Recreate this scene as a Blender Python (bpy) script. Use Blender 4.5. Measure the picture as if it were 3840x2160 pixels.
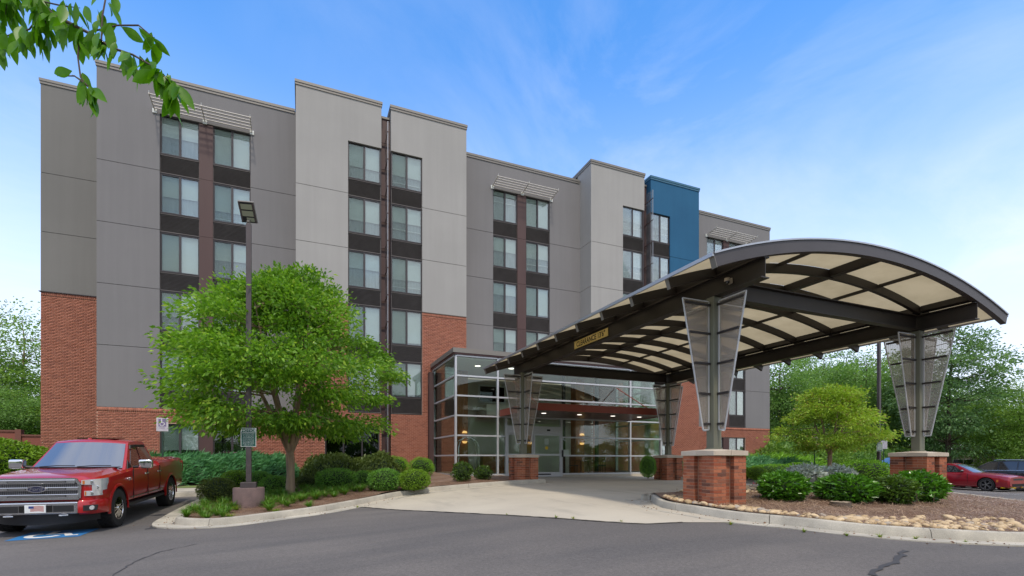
import bpy, bmesh, math, random
import numpy as np
from mathutils import Vector, Matrix, noise as mnoise
from mathutils.geometry import delaunay_2d_cdt
R = math.radians
for o in list(bpy.data.objects): bpy.data.objects.remove(o)
SC = bpy.context.scene
COL = SC.collection
random.seed(7); RNG = np.random.default_rng(11)

# ------------------------------------------------------------------ camera
FPX, TH, HOR, CZ = 1872.0, R(22.8), 1724.0, 0.885
cam = bpy.data.cameras.new('camera'); camo = bpy.data.objects.new('camera', cam); COL.objects.link(camo)
cam.sensor_width = 36; cam.lens = 36 * FPX / 3840; cam.shift_y = (HOR - 1080) / 3840
cam.clip_start = 0.05; cam.clip_end = 2000
camo.location = (0, 0, CZ); camo.rotation_euler = (R(90), 0, -TH)
SC.camera = camo
CO, SI = math.cos(TH), math.sin(TH)
def at(px, py, d):                      # a pixel's direction, d metres along the view axis
    t = (px - 1920) / FPX
    return Vector(((t * CO + SI) * d, (CO - t * SI) * d, CZ + (HOR - py) / FPX * d))

# ------------------------------------------------------------------ light
SUN_EL, SUN_AZ = R(60), R(188)          # azimuth clockwise from +Y
w = bpy.data.worlds.new('World'); SC.world = w; w.use_nodes = True
nt = w.node_tree; nt.nodes.clear()
sky = nt.nodes.new('ShaderNodeTexSky'); sky.sky_type = 'NISHITA'; sky.sun_disc = False
sky.sun_elevation = SUN_EL; sky.sun_rotation = SUN_AZ; sky.altitude = 300
sky.air_density = 1.0; sky.dust_density = 0.6; sky.ozone_density = 2.5
tc = nt.nodes.new('ShaderNodeTexCoord')
# thin cirrus: stretched noise over the sky direction projected on a high plane
sep = nt.nodes.new('ShaderNodeSeparateXYZ'); nt.links.new(tc.outputs['Generated'], sep.inputs[0])
def wm(op, a, b=None, clamp=False):
    n = nt.nodes.new('ShaderNodeMath'); n.operation = op; n.use_clamp = clamp
    for i, v in enumerate((a, b)):
        if v is None: continue
        if isinstance(v, (int, float)): n.inputs[i].default_value = v
        else: nt.links.new(v, n.inputs[i])
    return n.outputs[0]
zc = wm('MAXIMUM', wm('ADD', sep.outputs[2], 0.12), 0.06)
cv = nt.nodes.new('ShaderNodeCombineXYZ')
nt.links.new(wm('DIVIDE', sep.outputs[0], zc), cv.inputs[0]); nt.links.new(wm('DIVIDE', sep.outputs[1], zc), cv.inputs[1])
mp = nt.nodes.new('ShaderNodeMapping'); nt.links.new(cv.outputs[0], mp.inputs[0])
mp.inputs['Scale'].default_value = (0.9, 0.9, 1); mp.inputs['Rotation'].default_value = (0, 0, R(25)); mp.inputs['Location'].default_value = (0.35, 0.1, 0)
n1 = nt.nodes.new('ShaderNodeTexNoise'); nt.links.new(mp.outputs[0], n1.inputs['Vector'])
n1.inputs['Scale'].default_value = 1.5; n1.inputs['Detail'].default_value = 9; n1.inputs['Roughness'].default_value = 0.62; n1.inputs['Distortion'].default_value = 0.7
n2 = nt.nodes.new('ShaderNodeTexNoise'); nt.links.new(mp.outputs[0], n2.inputs['Vector'])
n2.inputs['Scale'].default_value = 0.5; n2.inputs['Detail'].default_value = 3
r1 = nt.nodes.new('ShaderNodeMapRange'); nt.links.new(n1.outputs[0], r1.inputs[0]); r1.inputs[1].default_value = 0.42; r1.inputs[2].default_value = 0.74
r2 = nt.nodes.new('ShaderNodeMapRange'); nt.links.new(n2.outputs[0], r2.inputs[0]); r2.inputs[1].default_value = 0.40; r2.inputs[2].default_value = 0.60
cl = wm('MULTIPLY', wm('MULTIPLY', r1.outputs[0], r2.outputs[0]), 0.66)
# broken white cloud over the street behind the camera, as the pickup's windscreen mirrors it
n3 = nt.nodes.new('ShaderNodeTexNoise'); nt.links.new(mp.outputs[0], n3.inputs['Vector']); n3.inputs['Scale'].default_value = 1.1; n3.inputs['Detail'].default_value = 7; n3.inputs['Roughness'].default_value = 0.6
r3 = nt.nodes.new('ShaderNodeMapRange'); nt.links.new(n3.outputs[0], r3.inputs[0]); r3.inputs[1].default_value = 0.28; r3.inputs[2].default_value = 0.52
bk = nt.nodes.new('ShaderNodeMapRange'); nt.links.new(sep.outputs[1], bk.inputs[0]); bk.inputs[1].default_value = 0.30; bk.inputs[2].default_value = -0.15; bk.interpolation_type = 'SMOOTHSTEP'
bz = nt.nodes.new('ShaderNodeMapRange'); nt.links.new(sep.outputs[2], bz.inputs[0]); bz.inputs[1].default_value = 0.76; bz.inputs[2].default_value = 0.90; bz.interpolation_type = 'SMOOTHSTEP'
cl = wm('MAXIMUM', cl, wm('MULTIPLY', wm('MULTIPLY', r3.outputs[0], wm('MAXIMUM', bk.outputs[0], bz.outputs[0])), 0.9))
# thin high haze whitening towards the horizon
hz = nt.nodes.new('ShaderNodeMapRange'); nt.links.new(sep.outputs[2], hz.inputs[0])
hz.inputs[1].default_value = 0.67; hz.inputs[2].default_value = 0.04; hz.inputs[3].default_value = 0.0; hz.inputs[4].default_value = 0.88; hz.interpolation_type = 'SMOOTHSTEP'
fac = wm('SUBTRACT', 1.0, wm('MULTIPLY', wm('SUBTRACT', 1.0, cl), wm('SUBTRACT', 1.0, hz.outputs[0])), True)
mx = nt.nodes.new('ShaderNodeMix'); mx.data_type = 'RGBA'
hs = nt.nodes.new('ShaderNodeHueSaturation'); hs.inputs['Saturation'].default_value = 1.28; hs.inputs['Hue'].default_value = 0.501; hs.inputs['Value'].default_value = 2.4
nt.links.new(sky.outputs[0], hs.inputs['Color'])
nt.links.new(fac, mx.inputs[0]); nt.links.new(hs.outputs[0], mx.inputs[6]); mx.inputs[7].default_value = (7.3, 7.6, 8.5, 1)
bg = nt.nodes.new('ShaderNodeBackground'); bg.inputs[1].default_value = 0.12
nt.links.new(mx.outputs[2], bg.inputs[0])
wo = nt.nodes.new('ShaderNodeOutputWorld'); nt.links.new(bg.outputs[0], wo.inputs[0])
sl = bpy.data.lights.new('sun', 'SUN'); sl.energy = 2.25; sl.angle = R(4); sl.color = (1, 0.90, 0.76)
so = bpy.data.objects.new('sun', sl); COL.objects.link(so)
sdir = Vector((math.sin(SUN_AZ) * math.cos(SUN_EL), math.cos(SUN_AZ) * math.cos(SUN_EL), math.sin(SUN_EL)))
so.rotation_euler = sdir.to_track_quat('Z', 'Y').to_euler(); so.location = (0, -20, 40)
SC.view_settings.view_transform = 'Standard'; SC.view_settings.look = 'None'; SC.view_settings.gamma = 1
SC.view_settings.exposure = 0.32; SC.view_settings.use_curve_mapping = False
SC.render.engine = 'CYCLES'
SC.cycles.max_bounces = 8; SC.cycles.transparent_max_bounces = 16

# ------------------------------------------------------------------ materials
MATS = {}
def newmat(name):
    m = bpy.data.materials.new(name); m.use_nodes = True; MATS[name] = m
    return m, m.node_tree, m.node_tree.nodes['Principled BSDF']
def col4(c): return (c[0], c[1], c[2], 1)
def mixrgb(t, fac, a, b, blend='MIX'):
    n = t.nodes.new('ShaderNodeMix'); n.data_type = 'RGBA'; n.blend_type = blend
    for s, v in ((0, fac), (6, a), (7, b)):
        if isinstance(v, (tuple, list)): n.inputs[s].default_value = col4(v)
        elif isinstance(v, (int, float)): n.inputs[s].default_value = v
        else: t.links.new(v, n.inputs[s])
    return n.outputs[2]
def tnoise(t, vec, scale, detail=4, rough=0.55, dist=0.0):
    n = t.nodes.new('ShaderNodeTexNoise'); t.links.new(vec, n.inputs['Vector'])
    n.inputs['Scale'].default_value = scale; n.inputs['Detail'].default_value = detail
    n.inputs['Roughness'].default_value = rough; n.inputs['Distortion'].default_value = dist
    return n.outputs[0]
def trange(t, v, a, b, c=0.0, d=1.0):
    n = t.nodes.new('ShaderNodeMapRange'); t.links.new(v, n.inputs[0])
    for i, x in enumerate((a, b, c, d)): n.inputs[i + 1].default_value = x
    return n.outputs[0]
def tmath(t, op, a, b=None):
    n = t.nodes.new('ShaderNodeMath'); n.operation = op
    for i, v in enumerate((a, b)):
        if v is None: continue
        if isinstance(v, (int, float)): n.inputs[i].default_value = v
        else: t.links.new(v, n.inputs[i])
    return n.outputs[0]
def tvec(t, which='Object', scale=None):
    o = t.nodes.new('ShaderNodeTexCoord').outputs[which]
    if scale:
        m = t.nodes.new('ShaderNodeMapping'); t.links.new(o, m.inputs[0]); m.inputs['Scale'].default_value = scale; o = m.outputs[0]
    return o
def tbump(t, p, h, strength, dist=0.01):
    b = t.nodes.new('ShaderNodeBump'); b.inputs['Strength'].default_value = strength; b.inputs['Distance'].default_value = dist
    t.links.new(h, b.inputs['Height']); t.links.new(b.outputs[0], p.inputs['Normal'])
def mat(name, col, rough=0.6, metal=0.0, col2=None, vs=3.0, lo=0.35, hi=0.65, fine=0.0, fs=60, bump=0.0, bs=80, bd=0.01, spec=0.5, coat=0.0, vscale=None, emit=None, streak=0.0):
    m, t, p = newmat(name)
    p.inputs['Roughness'].default_value = rough; p.inputs['Metallic'].default_value = metal
    p.inputs['Specular IOR Level'].default_value = spec; p.inputs['Coat Weight'].default_value = coat; p.inputs['Coat Roughness'].default_value = 0.03
    c = col; v = tvec(t, 'Object', vscale)
    if col2: c = mixrgb(t, trange(t, tnoise(t, v, vs, 5), lo, hi), col, col2)
    if fine:
        f = trange(t, tnoise(t, tvec(t), fs, 3), 0.3, 0.7, 1 - fine, 1 + fine)
        cc = t.nodes.new('ShaderNodeVectorMath'); cc.operation = 'SCALE'
        if isinstance(c, tuple): cc.inputs[0].default_value = c[:3]
        else: t.links.new(c, cc.inputs[0])
        t.links.new(f, cc.inputs['Scale']); c = cc.outputs[0]
    if isinstance(c, tuple): p.inputs['Base Color'].default_value = col4(c)
    else: t.links.new(c, p.inputs['Base Color'])
    if streak:
        sn = trange(t, tnoise(t, tvec(t, 'Object', (2.2, 2.2, 0.10)), 1.6, 6, 0.6), 0.35, 0.75, 1 + streak * .5, 1 - streak)
        s2 = t.nodes.new('ShaderNodeVectorMath'); s2.operation = 'SCALE'
        if isinstance(c, tuple): s2.inputs[0].default_value = c[:3]
        else: t.links.new(c, s2.inputs[0])
        t.links.new(sn, s2.inputs['Scale']); t.links.new(s2.outputs[0], p.inputs['Base Color'])
    if bump: tbump(t, p, tnoise(t, tvec(t), bs, 4), bump, bd)
    if emit: p.inputs['Emission Color'].default_value = col4(emit[0]); p.inputs['Emission Strength'].default_value = emit[1]
    return m
def leafmat(name, dark, light, tip=None, rough=0.45, trans=0.42, spec=0.35, ns=1.2):
    m, t, p = newmat(name)
    g = t.nodes.new('ShaderNodeNewGeometry')
    rnd = g.outputs['Random Per Island']
    big = trange(t, tnoise(t, tvec(t), ns, 3), 0.35, 0.65)
    f = tmath(t, 'ADD', tmath(t, 'MULTIPLY', rnd, 0.55), tmath(t, 'MULTIPLY', big, 0.45))
    c = mixrgb(t, f, dark, light)
    if tip: c = mixrgb(t, trange(t, rnd, 0.90, 0.94), c, tip)
    t.links.new(c, p.inputs['Base Color'])
    p.inputs['Roughness'].default_value = rough; p.inputs['Specular IOR Level'].default_value = spec
    tr = t.nodes.new('ShaderNodeBsdfTranslucent'); t.links.new(mixrgb(t, 1.0, c, (1.25, 1.3, 0.6), 'MULTIPLY'), tr.inputs[0])
    ms = t.nodes.new('ShaderNodeMixShader'); ms.inputs[0].default_value = trans
    t.links.new(p.outputs[0], ms.inputs[1]); t.links.new(tr.outputs[0], ms.inputs[2])
    t.links.new(ms.outputs[0], t.nodes['Material Output'].inputs[0])
    return m
def glassmat(name, tint=(0.8, 0.9, 0.88), refl=0.12, rough=0.0, gcol=(1, 1, 1), wav=0.0, opaque=None):
    m, t, p = newmat(name); t.nodes.remove(p)
    tr = t.nodes.new('ShaderNodeBsdfTransparent'); tr.inputs[0].default_value = col4(tint)
    base = tr.outputs[0]
    if opaque:
        df = t.nodes.new('ShaderNodeBsdfDiffuse'); df.inputs[0].default_value = col4(opaque[0])
        q = t.nodes.new('ShaderNodeMixShader'); q.inputs[0].default_value = opaque[1]
        t.links.new(base, q.inputs[1]); t.links.new(df.outputs[0], q.inputs[2]); base = q.outputs[0]
    gl = t.nodes.new('ShaderNodeBsdfGlossy'); gl.inputs[0].default_value = col4(gcol); gl.inputs['Roughness'].default_value = rough
    lw = t.nodes.new('ShaderNodeLayerWeight'); lw.inputs[0].default_value = 0.35
    if wav:
        b = t.nodes.new('ShaderNodeBump'); b.inputs['Strength'].default_value = wav; b.inputs['Distance'].default_value = 0.02
        t.links.new(tnoise(t, tvec(t), 0.9, 2), b.inputs['Height']); t.links.new(b.outputs[0], gl.inputs['Normal'])
    fc = tmath(t, 'MAXIMUM', tmath(t, 'ADD', tmath(t, 'MULTIPLY', lw.outputs['Fresnel'], 0.7), refl), 0.0)
    ms = t.nodes.new('ShaderNodeMixShader'); t.links.new(fc, ms.inputs[0])
    t.links.new(base, ms.inputs[1]); t.links.new(gl.outputs[0], ms.inputs[2])
    t.links.new(ms.outputs[0], t.nodes['Material Output'].inputs[0])
    return m

def brickmat(name, a, b, c):
    m, t, p = newmat(name)
    g = t.nodes.new('ShaderNodeNewGeometry'); oi = t.nodes.new('ShaderNodeObjectInfo')
    r = tmath(t, 'FRACT', tmath(t, 'ADD', g.outputs['Random Per Island'], tmath(t, 'MULTIPLY', oi.outputs['Random'], 7.31)))
    k = mixrgb(t, trange(t, r, 0.0, 0.55), a, b)
    k = mixrgb(t, trange(t, r, 0.62, 0.95), k, c)
    sp = trange(t, tnoise(t, tvec(t), 45, 4, 0.7), 0.3, 0.7, 0.78, 1.2)
    sc = t.nodes.new('ShaderNodeVectorMath'); sc.operation = 'SCALE'; t.links.new(k, sc.inputs[0]); t.links.new(sp, sc.inputs['Scale'])
    t.links.new(sc.outputs[0], p.inputs['Base Color']); p.inputs['Roughness'].default_value = 0.85; p.inputs['Specular IOR Level'].default_value = 0.25
    tbump(t, p, tnoise(t, tvec(t), 90, 4), 0.35, 0.004)
    return m

brickmat('brick', (0.295, 0.108, 0.068), (0.355, 0.140, 0.092), (0.250, 0.094, 0.064))
brickmat('pier_brick', (0.27, 0.075, 0.038), (0.38, 0.135, 0.070), (0.135, 0.060, 0.042))
mat('mortar', (0.56, 0.36, 0.27), 0.95, col2=(0.48, 0.30, 0.22), vs=6, bump=0.3)
mat('pier_mortar', (0.44, 0.28, 0.20), 0.95, bump=0.3)
mat('stucco_dark', (0.196, 0.190, 0.193), 0.9, col2=(0.183, 0.178, 0.181), vs=0.35, fine=0.04, fs=120, bump=0.35, bs=140, bd=0.004, spec=0.2, streak=0.045)
mat('stucco_light', (0.340, 0.331, 0.320), 0.9, col2=(0.314, 0.306, 0.296), vs=0.35, fine=0.04, fs=120, bump=0.35, bs=140, bd=0.004, spec=0.2, streak=0.045)
mat('stucco_end', (0.186, 0.181, 0.172), 0.9, col2=(0.173, 0.169, 0.161), vs=0.3, fine=0.04, fs=120, bump=0.35, bs=140, bd=0.004, spec=0.2, streak=0.045)
mat('stucco_blue', (0.022, 0.105, 0.205), 0.85, col2=(0.019, 0.092, 0.185), vs=0.35, fine=0.04, fs=120, bump=0.3, bs=140, bd=0.004, spec=0.25, streak=0.045)
mat('joint', (0.10, 0.095, 0.09), 0.9)
mat('coping_metal', (0.20, 0.185, 0.165), 0.5, 0.3)
mat('coping_blue', (0.04, 0.13, 0.20), 0.5, 0.2)
mat('window_frame', (0.045, 0.038, 0.040), 0.45, 0.2)
mat('vent_metal', (0.075, 0.064, 0.060), 0.55, 0.1, col2=(0.092, 0.080, 0.075), vs=2)
mat('pilaster_brown', (0.060, 0.028, 0.026), 0.6, col2=(0.072, 0.036, 0.032), vs=1.2, vscale=(1, 1, 0.2))
mat('room_dark', (0.025, 0.026, 0.028), 0.9)
mat('blind', (0.66, 0.69, 0.66), 0.9, col2=(0.60, 0.63, 0.60), vs=1.5)
mat('curtain', (0.36, 0.40, 0.41), 0.95, col2=(0.28, 0.32, 0.33), vs=4, vscale=(4, 1, 0.3))
mat('curtain_pale', (0.44, 0.47, 0.46), 0.95, col2=(0.36, 0.39, 0.385), vs=3, vscale=(4, 1, 0.3))
mat('white_bar', (0.6, 0.62, 0.6), 0.6)
glassmat('window_glass', (0.90, 0.96, 0.95), 0.07, gcol=(1.0, 0.98, 0.94), wav=0.05)
glassmat('lobby_glass', (0.90, 0.95, 0.91), 0.02, gcol=(0.95, 1.0, 0.96), wav=0.03)
glassmat('dark_glass', (0.10, 0.10, 0.10), 0.02, gcol=(0.8, 0.85, 0.9), wav=0.04)
glassmat('screen', (0.86, 0.87, 0.86), -0.5)
mat('galvanised', (0.42, 0.43, 0.45), 0.4, 0.8)
mat('shade_alu', (0.55, 0.51, 0.46), 0.5, 0.15)
mat('aluminium', (0.53, 0.54, 0.56), 0.42, 0.35)
mat('bronze_steel', (0.019, 0.015, 0.013), 0.5, 0.1, col2=(0.027, 0.021, 0.018), vs=1.5)
mat('canopy_fascia', (0.060, 0.052, 0.052), 0.45, 0.15, col2=(0.050, 0.043, 0.043), vs=1.0)
mat('column_paint', (0.125, 0.125, 0.092), 0.55, col2=(0.155, 0.160, 0.112), vs=1.2, vscale=(3, 3, 0.4))
mat('strap', (0.030, 0.025, 0.025), 0.5, 0.2)
mat('cap_stone', (0.50, 0.435, 0.355), 0.85, col2=(0.44, 0.375, 0.30), vs=3, fine=0.05, bump=0.2)
mat('awning_red', (0.235, 0.043, 0.020), 0.5, col2=(0.205, 0.036, 0.017), vs=1.0)
mat('awning_soffit', (0.10, 0.030, 0.026), 0.3)
mat('concrete_kerb', (0.46, 0.425, 0.355), 0.9, col2=(0.29, 0.27, 0.23), vs=1.6, lo=0.38, hi=0.68, fine=0.14, fs=70, bump=0.35, bs=50)
mat('weed', (0.10, 0.22, 0.03), 0.7)
mat('white_paint', (0.74, 0.74, 0.72), 0.6, col2=(0.60, 0.60, 0.58), vs=8)
mat('blue_paint', (0.018, 0.145, 0.36), 0.6, col2=(0.03, 0.18, 0.42), vs=6)
mat('sign_green', (0.006, 0.075, 0.055), 0.4)
mat('sign_white', (0.72, 0.73, 0.72), 0.4)
mat('sign_faded', (0.46, 0.43, 0.50), 0.5, col2=(0.56, 0.53, 0.58), vs=9)
mat('sign_purple', (0.19, 0.155, 0.28), 0.5)
mat('gold', (0.80, 0.60, 0.20), 0.4, 0.0, col2=(0.74, 0.55, 0.18), vs=3)
mat('black_ink', (0.012, 0.010, 0.010), 0.6)
mat('green_post', (0.02, 0.05, 0.035), 0.5, 0.2)
mat('lamp_pole', (0.060, 0.048, 0.050), 0.5, 0.1, col2=(0.075, 0.06, 0.062), vs=2)
mat('lamp_base', (0.185, 0.125, 0.118), 0.9, col2=(0.12, 0.085, 0.082), vs=4, lo=0.3, hi=0.7, fine=0.12, bump=0.4, bs=40)
mat('lamp_lens', (0.30, 0.31, 0.22), 0.25)
mat('bark_pale', (0.30, 0.215, 0.135), 0.85, col2=(0.205, 0.145, 0.095), vs=3, vscale=(3, 3, 0.5), bump=0.4, bs=30)
mat('bark_dark', (0.055, 0.038, 0.027), 0.9, col2=(0.09, 0.066, 0.048), vs=4, vscale=(4, 4, 0.6), bump=0.5, bs=30)
mat('twig', (0.10, 0.07, 0.045), 0.9)
mat('red_paint', (0.36, 0.004, 0.007), 0.4, 0.1, coat=1.0, spec=0.3)
mat('maroon_paint', (0.26, 0.005, 0.014), 0.4, 0.1, coat=1.0, spec=0.3)
mat('black_paint', (0.008, 0.008, 0.010), 0.3, 0.0, coat=1.0)
mat('navy_paint', (0.010, 0.012, 0.035), 0.3, 0.0, coat=1.0)
mat('chrome', (0.75, 0.75, 0.76), 0.07, 1.0)
mat('satin_chrome', (0.60, 0.60, 0.62), 0.25, 1.0)
mat('rubber', (0.014, 0.014, 0.014), 0.85, bump=0.3, bs=120)
mat('black_plastic', (0.014, 0.014, 0.016), 0.55)
mat('dark_liner', (0.006, 0.006, 0.006), 0.95)
mat('gunmetal', (0.30, 0.30, 0.32), 0.3, 0.8)
mat('lamp_clear', (0.62, 0.63, 0.63), 0.08, 0.3, coat=1.0)
mat('amber', (0.55, 0.16, 0.02), 0.3, coat=0.6)
mat('yellow_strip', (0.62, 0.42, 0.01), 0.4)
mat('tinted_glass', (0.010, 0.010, 0.011), 0.03, 0.0, coat=1.0, spec=0.8)
glassmat('windscreen', (0.05, 0.05, 0.05), 0.30, opaque=((0.03, 0.032, 0.032), 1.0))
mat('badge_blue', (0.010, 0.014, 0.055), 0.25, coat=1.0)
mat('plate_white', (0.70, 0.72, 0.72), 0.4)
mat('flag_red', (0.40, 0.06, 0.04), 0.5); mat('flag_blue', (0.03, 0.05, 0.20), 0.5)
mat('lobby_wall', (0.58, 0.55, 0.47), 0.9); mat('lobby_ceiling', (0.78, 0.78, 0.75), 0.9)
mat('lobby_floor', (0.20, 0.19, 0.17), 0.35, col2=(0.16, 0.15, 0.13), vs=2)
mat('wood_warm', (0.30, 0.115, 0.030), 0.5, col2=(0.22, 0.08, 0.022), vs=3, vscale=(4, 4, 0.5))
mat('wood_chair', (0.16, 0.075, 0.03), 0.5)
mat('sconce_glow', (0.9, 0.55, 0.2), 0.5, emit=((1, 0.55, 0.18), 0.8))
mat('downlight', (0.8, 0.8, 0.8), 0.5, emit=((1, 0.93, 0.82), 2.0))
mat('sign_yellow', (0.75, 0.50, 0.02), 0.5)
mat('paper', (0.50, 0.58, 0.52), 0.7)
mat('mat_navy', (0.012, 0.012, 0.03), 0.95)
mat('shed_wall', (0.40, 0.37, 0.29), 0.8); mat('shed_roof', (0.22, 0.21, 0.19), 0.8); mat('shed_side', (0.17, 0.155, 0.13), 0.8)
mat('fence_red', (0.22, 0.07, 0.05), 0.85); mat('enclosure_cap', (0.16, 0.06, 0.045), 0.8)
mat('stump_wood', (0.33, 0.27, 0.20), 0.9, col2=(0.22, 0.17, 0.12), vs=12)
mat('silver_leaf_core', (0.10, 0.115, 0.11), 0.95)
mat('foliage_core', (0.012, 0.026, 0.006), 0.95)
leafmat('leaf_crape', (0.072, 0.190, 0.016), (0.240, 0.450, 0.034), (0.36, 0.52, 0.06), ns=0.6)
leafmat('leaf_crape_gold', (0.1559, 0.2765, 0.0284), (0.4253, 0.5812, 0.0637), (0.30, 0.25, 0.06), ns=0.6)
leafmat('leaf_wood_a', (0.0826, 0.1794, 0.0467), (0.269, 0.4574, 0.1255), ns=0.35)
leafmat('leaf_wood_b', (0.0891, 0.1869, 0.0316), (0.2875, 0.46, 0.0805), ns=0.35)
leafmat('leaf_wood_c', (0.0595, 0.1356, 0.0529), (0.2065, 0.3553, 0.1289), ns=0.35)
leafmat('leaf_box', (0.0544, 0.1631, 0.0271), (0.2039, 0.435, 0.0489), ns=2.5, trans=0.2)
leafmat('leaf_box_olive', (0.0506, 0.0776, 0.0135), (0.1435, 0.1856, 0.0304), ns=2.5, trans=0.2)
leafmat('leaf_box_bright', (0.0801, 0.1818, 0.0117), (0.2618, 0.4364, 0.029), ns=2.5, trans=0.25)
leafmat('leaf_juniper', (0.0309, 0.1287, 0.0481), (0.1287, 0.3432, 0.1115), ns=1.5, trans=0.15)
leafmat('leaf_viburnum', (0.06, 0.0976, 0.021), (0.1874, 0.2476, 0.06), ns=1.5, trans=0.2)
leafmat('leaf_laurel', (0.0299, 0.115, 0.0092), (0.1265, 0.3335, 0.0207), ns=2.0, rough=0.28, spec=0.5, trans=0.22)
leafmat('leaf_laurel_old', (0.0312, 0.0744, 0.012), (0.12, 0.216, 0.0264), ns=2.0, rough=0.3, spec=0.5, trans=0.22)
leafmat('leaf_silver', (0.336, 0.392, 0.371), (0.644, 0.714, 0.672), ns=2.0, trans=0.15)
leafmat('leaf_hedge', (0.0774, 0.2149, 0.0103), (0.2579, 0.5157, 0.024), ns=1.5, trans=0.25)
leafmat('leaf_grass', (0.0518, 0.1458, 0.0194), (0.1864, 0.3888, 0.0421), (0.26, 0.27, 0.06), ns=2.0, trans=0.3)
leafmat('leaf_lime_grass', (0.11, 0.20, 0.015), (0.24, 0.33, 0.03), (0.50, 0.38, 0.03), ns=2.0, trans=0.3)
leafmat('leaf_branch', (0.0517, 0.1725, 0.0069), (0.1495, 0.3565, 0.0115), ns=1.5, trans=0.5, rough=0.4)
leafmat('leaf_red', (0.10, 0.012, 0.03), (0.30, 0.03, 0.08), ns=3)
leafmat('straw', (0.25, 0.16, 0.11), (0.50, 0.36, 0.26), ns=1.0, trans=0.1)
leafmat('straw_dark', (0.14, 0.070, 0.04), (0.30, 0.17, 0.10), ns=1.0, trans=0.1)
# asphalt: weathered grey, speckled with aggregate, darker tracks and patches
m, t, p = newmat('asphalt')
v = tvec(t)
c = mixrgb(t, trange(t, tnoise(t, v, 0.22, 4), 0.38, 0.62), (0.112, 0.103, 0.098), (0.142, 0.129, 0.120))
c = mixrgb(t, trange(t, tnoise(t, tvec(t, 'Object', (0.25, 1.3, 1)), 0.8, 5), 0.45, 0.75), c, (0.092, 0.087, 0.086))
sp = trange(t, tnoise(t, v, 95, 3, 0.8), 0.25, 0.75, 0.62, 1.42)
sp2 = trange(t, tnoise(t, v, 24, 5, 0.85), 0.3, 0.7, 0.74, 1.26)
s1 = t.nodes.new('ShaderNodeVectorMath'); s1.operation = 'SCALE'; t.links.new(c, s1.inputs[0]); t.links.new(tmath(t, 'MULTIPLY', sp, sp2), s1.inputs['Scale'])
t.links.new(s1.outputs[0], p.inputs['Base Color']); p.inputs['Roughness'].default_value = 0.88; p.inputs['Specular IOR Level'].default_value = 0.25
tbump(t, p, tnoise(t, v, 110, 3, 0.8), 0.55, 0.008)
mat('asphalt_new', (0.098, 0.092, 0.090), 0.85, col2=(0.112, 0.104, 0.100), vs=0.7, fine=0.30, fs=60, bump=0.5, bs=110, spec=0.25)
# drive concrete
m, t, p = newmat('drive_concrete')
v = tvec(t)
c = mixrgb(t, trange(t, tnoise(t, v, 0.45, 6, 0.6), 0.35, 0.68), (0.47, 0.425, 0.345), (0.40, 0.36, 0.295))
c = mixrgb(t, trange(t, tnoise(t, tvec(t, 'Object', (1.4, 0.3, 1)), 1.2, 6, 0.65), 0.55, 0.8), c, (0.31, 0.285, 0.24))
s1 = t.nodes.new('ShaderNodeVectorMath'); s1.operation = 'SCALE'; t.links.new(c, s1.inputs[0]); t.links.new(trange(t, tnoise(t, v, 60, 3, 0.7), 0.3, 0.7, 0.93, 1.06), s1.inputs['Scale'])
t.links.new(s1.outputs[0], p.inputs['Base Color']); p.inputs['Roughness'].default_value = 0.85; p.inputs['Specular IOR Level'].default_value = 0.3
tbump(t, p, tnoise(t, v, 70, 4), 0.25, 0.005)
# planting bed
m, t, p = newmat('mulch')
v = tvec(t)
c = mixrgb(t, trange(t, tnoise(t, v, 1.3, 5), 0.4, 0.6), (0.30, 0.205, 0.145), (0.205, 0.115, 0.072))
c = mixrgb(t, trange(t, tnoise(t, v, 34, 5, 0.75), 0.42, 0.62), c, (0.10, 0.058, 0.038))
t.links.new(c, p.inputs['Base Color']); p.inputs['Roughness'].default_value = 0.95
tbump(t, p, tnoise(t, v, 40, 5, 0.7), 0.9, 0.03)
mat('grass_ground', (0.065, 0.105, 0.022), 0.95, col2=(0.10, 0.12, 0.04), vs=0.4, fine=0.3, fs=30, bump=0.5, bs=30)
mat('lawn_strip', (0.115, 0.165, 0.035), 0.95, col2=(0.17, 0.17, 0.06), vs=2.0, fine=0.3, fs=50, bump=0.7, bs=60)
m, t, p = newmat('river_stone')
oi = t.nodes.new('ShaderNodeObjectInfo'); g = t.nodes.new('ShaderNodeNewGeometry')
r = tmath(t, 'FRACT', tmath(t, 'ADD', g.outputs['Random Per Island'], tmath(t, 'MULTIPLY', oi.outputs['Random'], 5.7)))
c = mixrgb(t, r, (0.36, 0.235, 0.105), (0.60, 0.455, 0.27)); c = mixrgb(t, trange(t, r, 0.86, 0.9), c, (0.28, 0.24, 0.20))
c = mixrgb(t, trange(t, tnoise(t, tvec(t), 18, 4), 0.4, 0.7, 0, 0.5), c, (0.62, 0.52, 0.38))
t.links.new(c, p.inputs['Base Color']); p.inputs['Roughness'].default_value = 0.75
# translucent canopy skin
m, t, p = newmat('canopy_skin')
c = mixrgb(t, trange(t, tnoise(t, tvec(t), 1.1, 5), 0.35, 0.7), (0.52, 0.435, 0.275), (0.40, 0.33, 0.20))
t.links.new(c, p.inputs['Base Color']); p.inputs['Roughness'].default_value = 0.7
tr = t.nodes.new('ShaderNodeBsdfTranslucent'); t.links.new(c, tr.inputs[0])
ms = t.nodes.new('ShaderNodeMixShader'); ms.inputs[0].default_value = 0.48
t.links.new(p.outputs[0], ms.inputs[1]); t.links.new(tr.outputs[0], ms.inputs[2]); t.links.new(ms.outputs[0], t.nodes['Material Output'].inputs[0])
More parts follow.
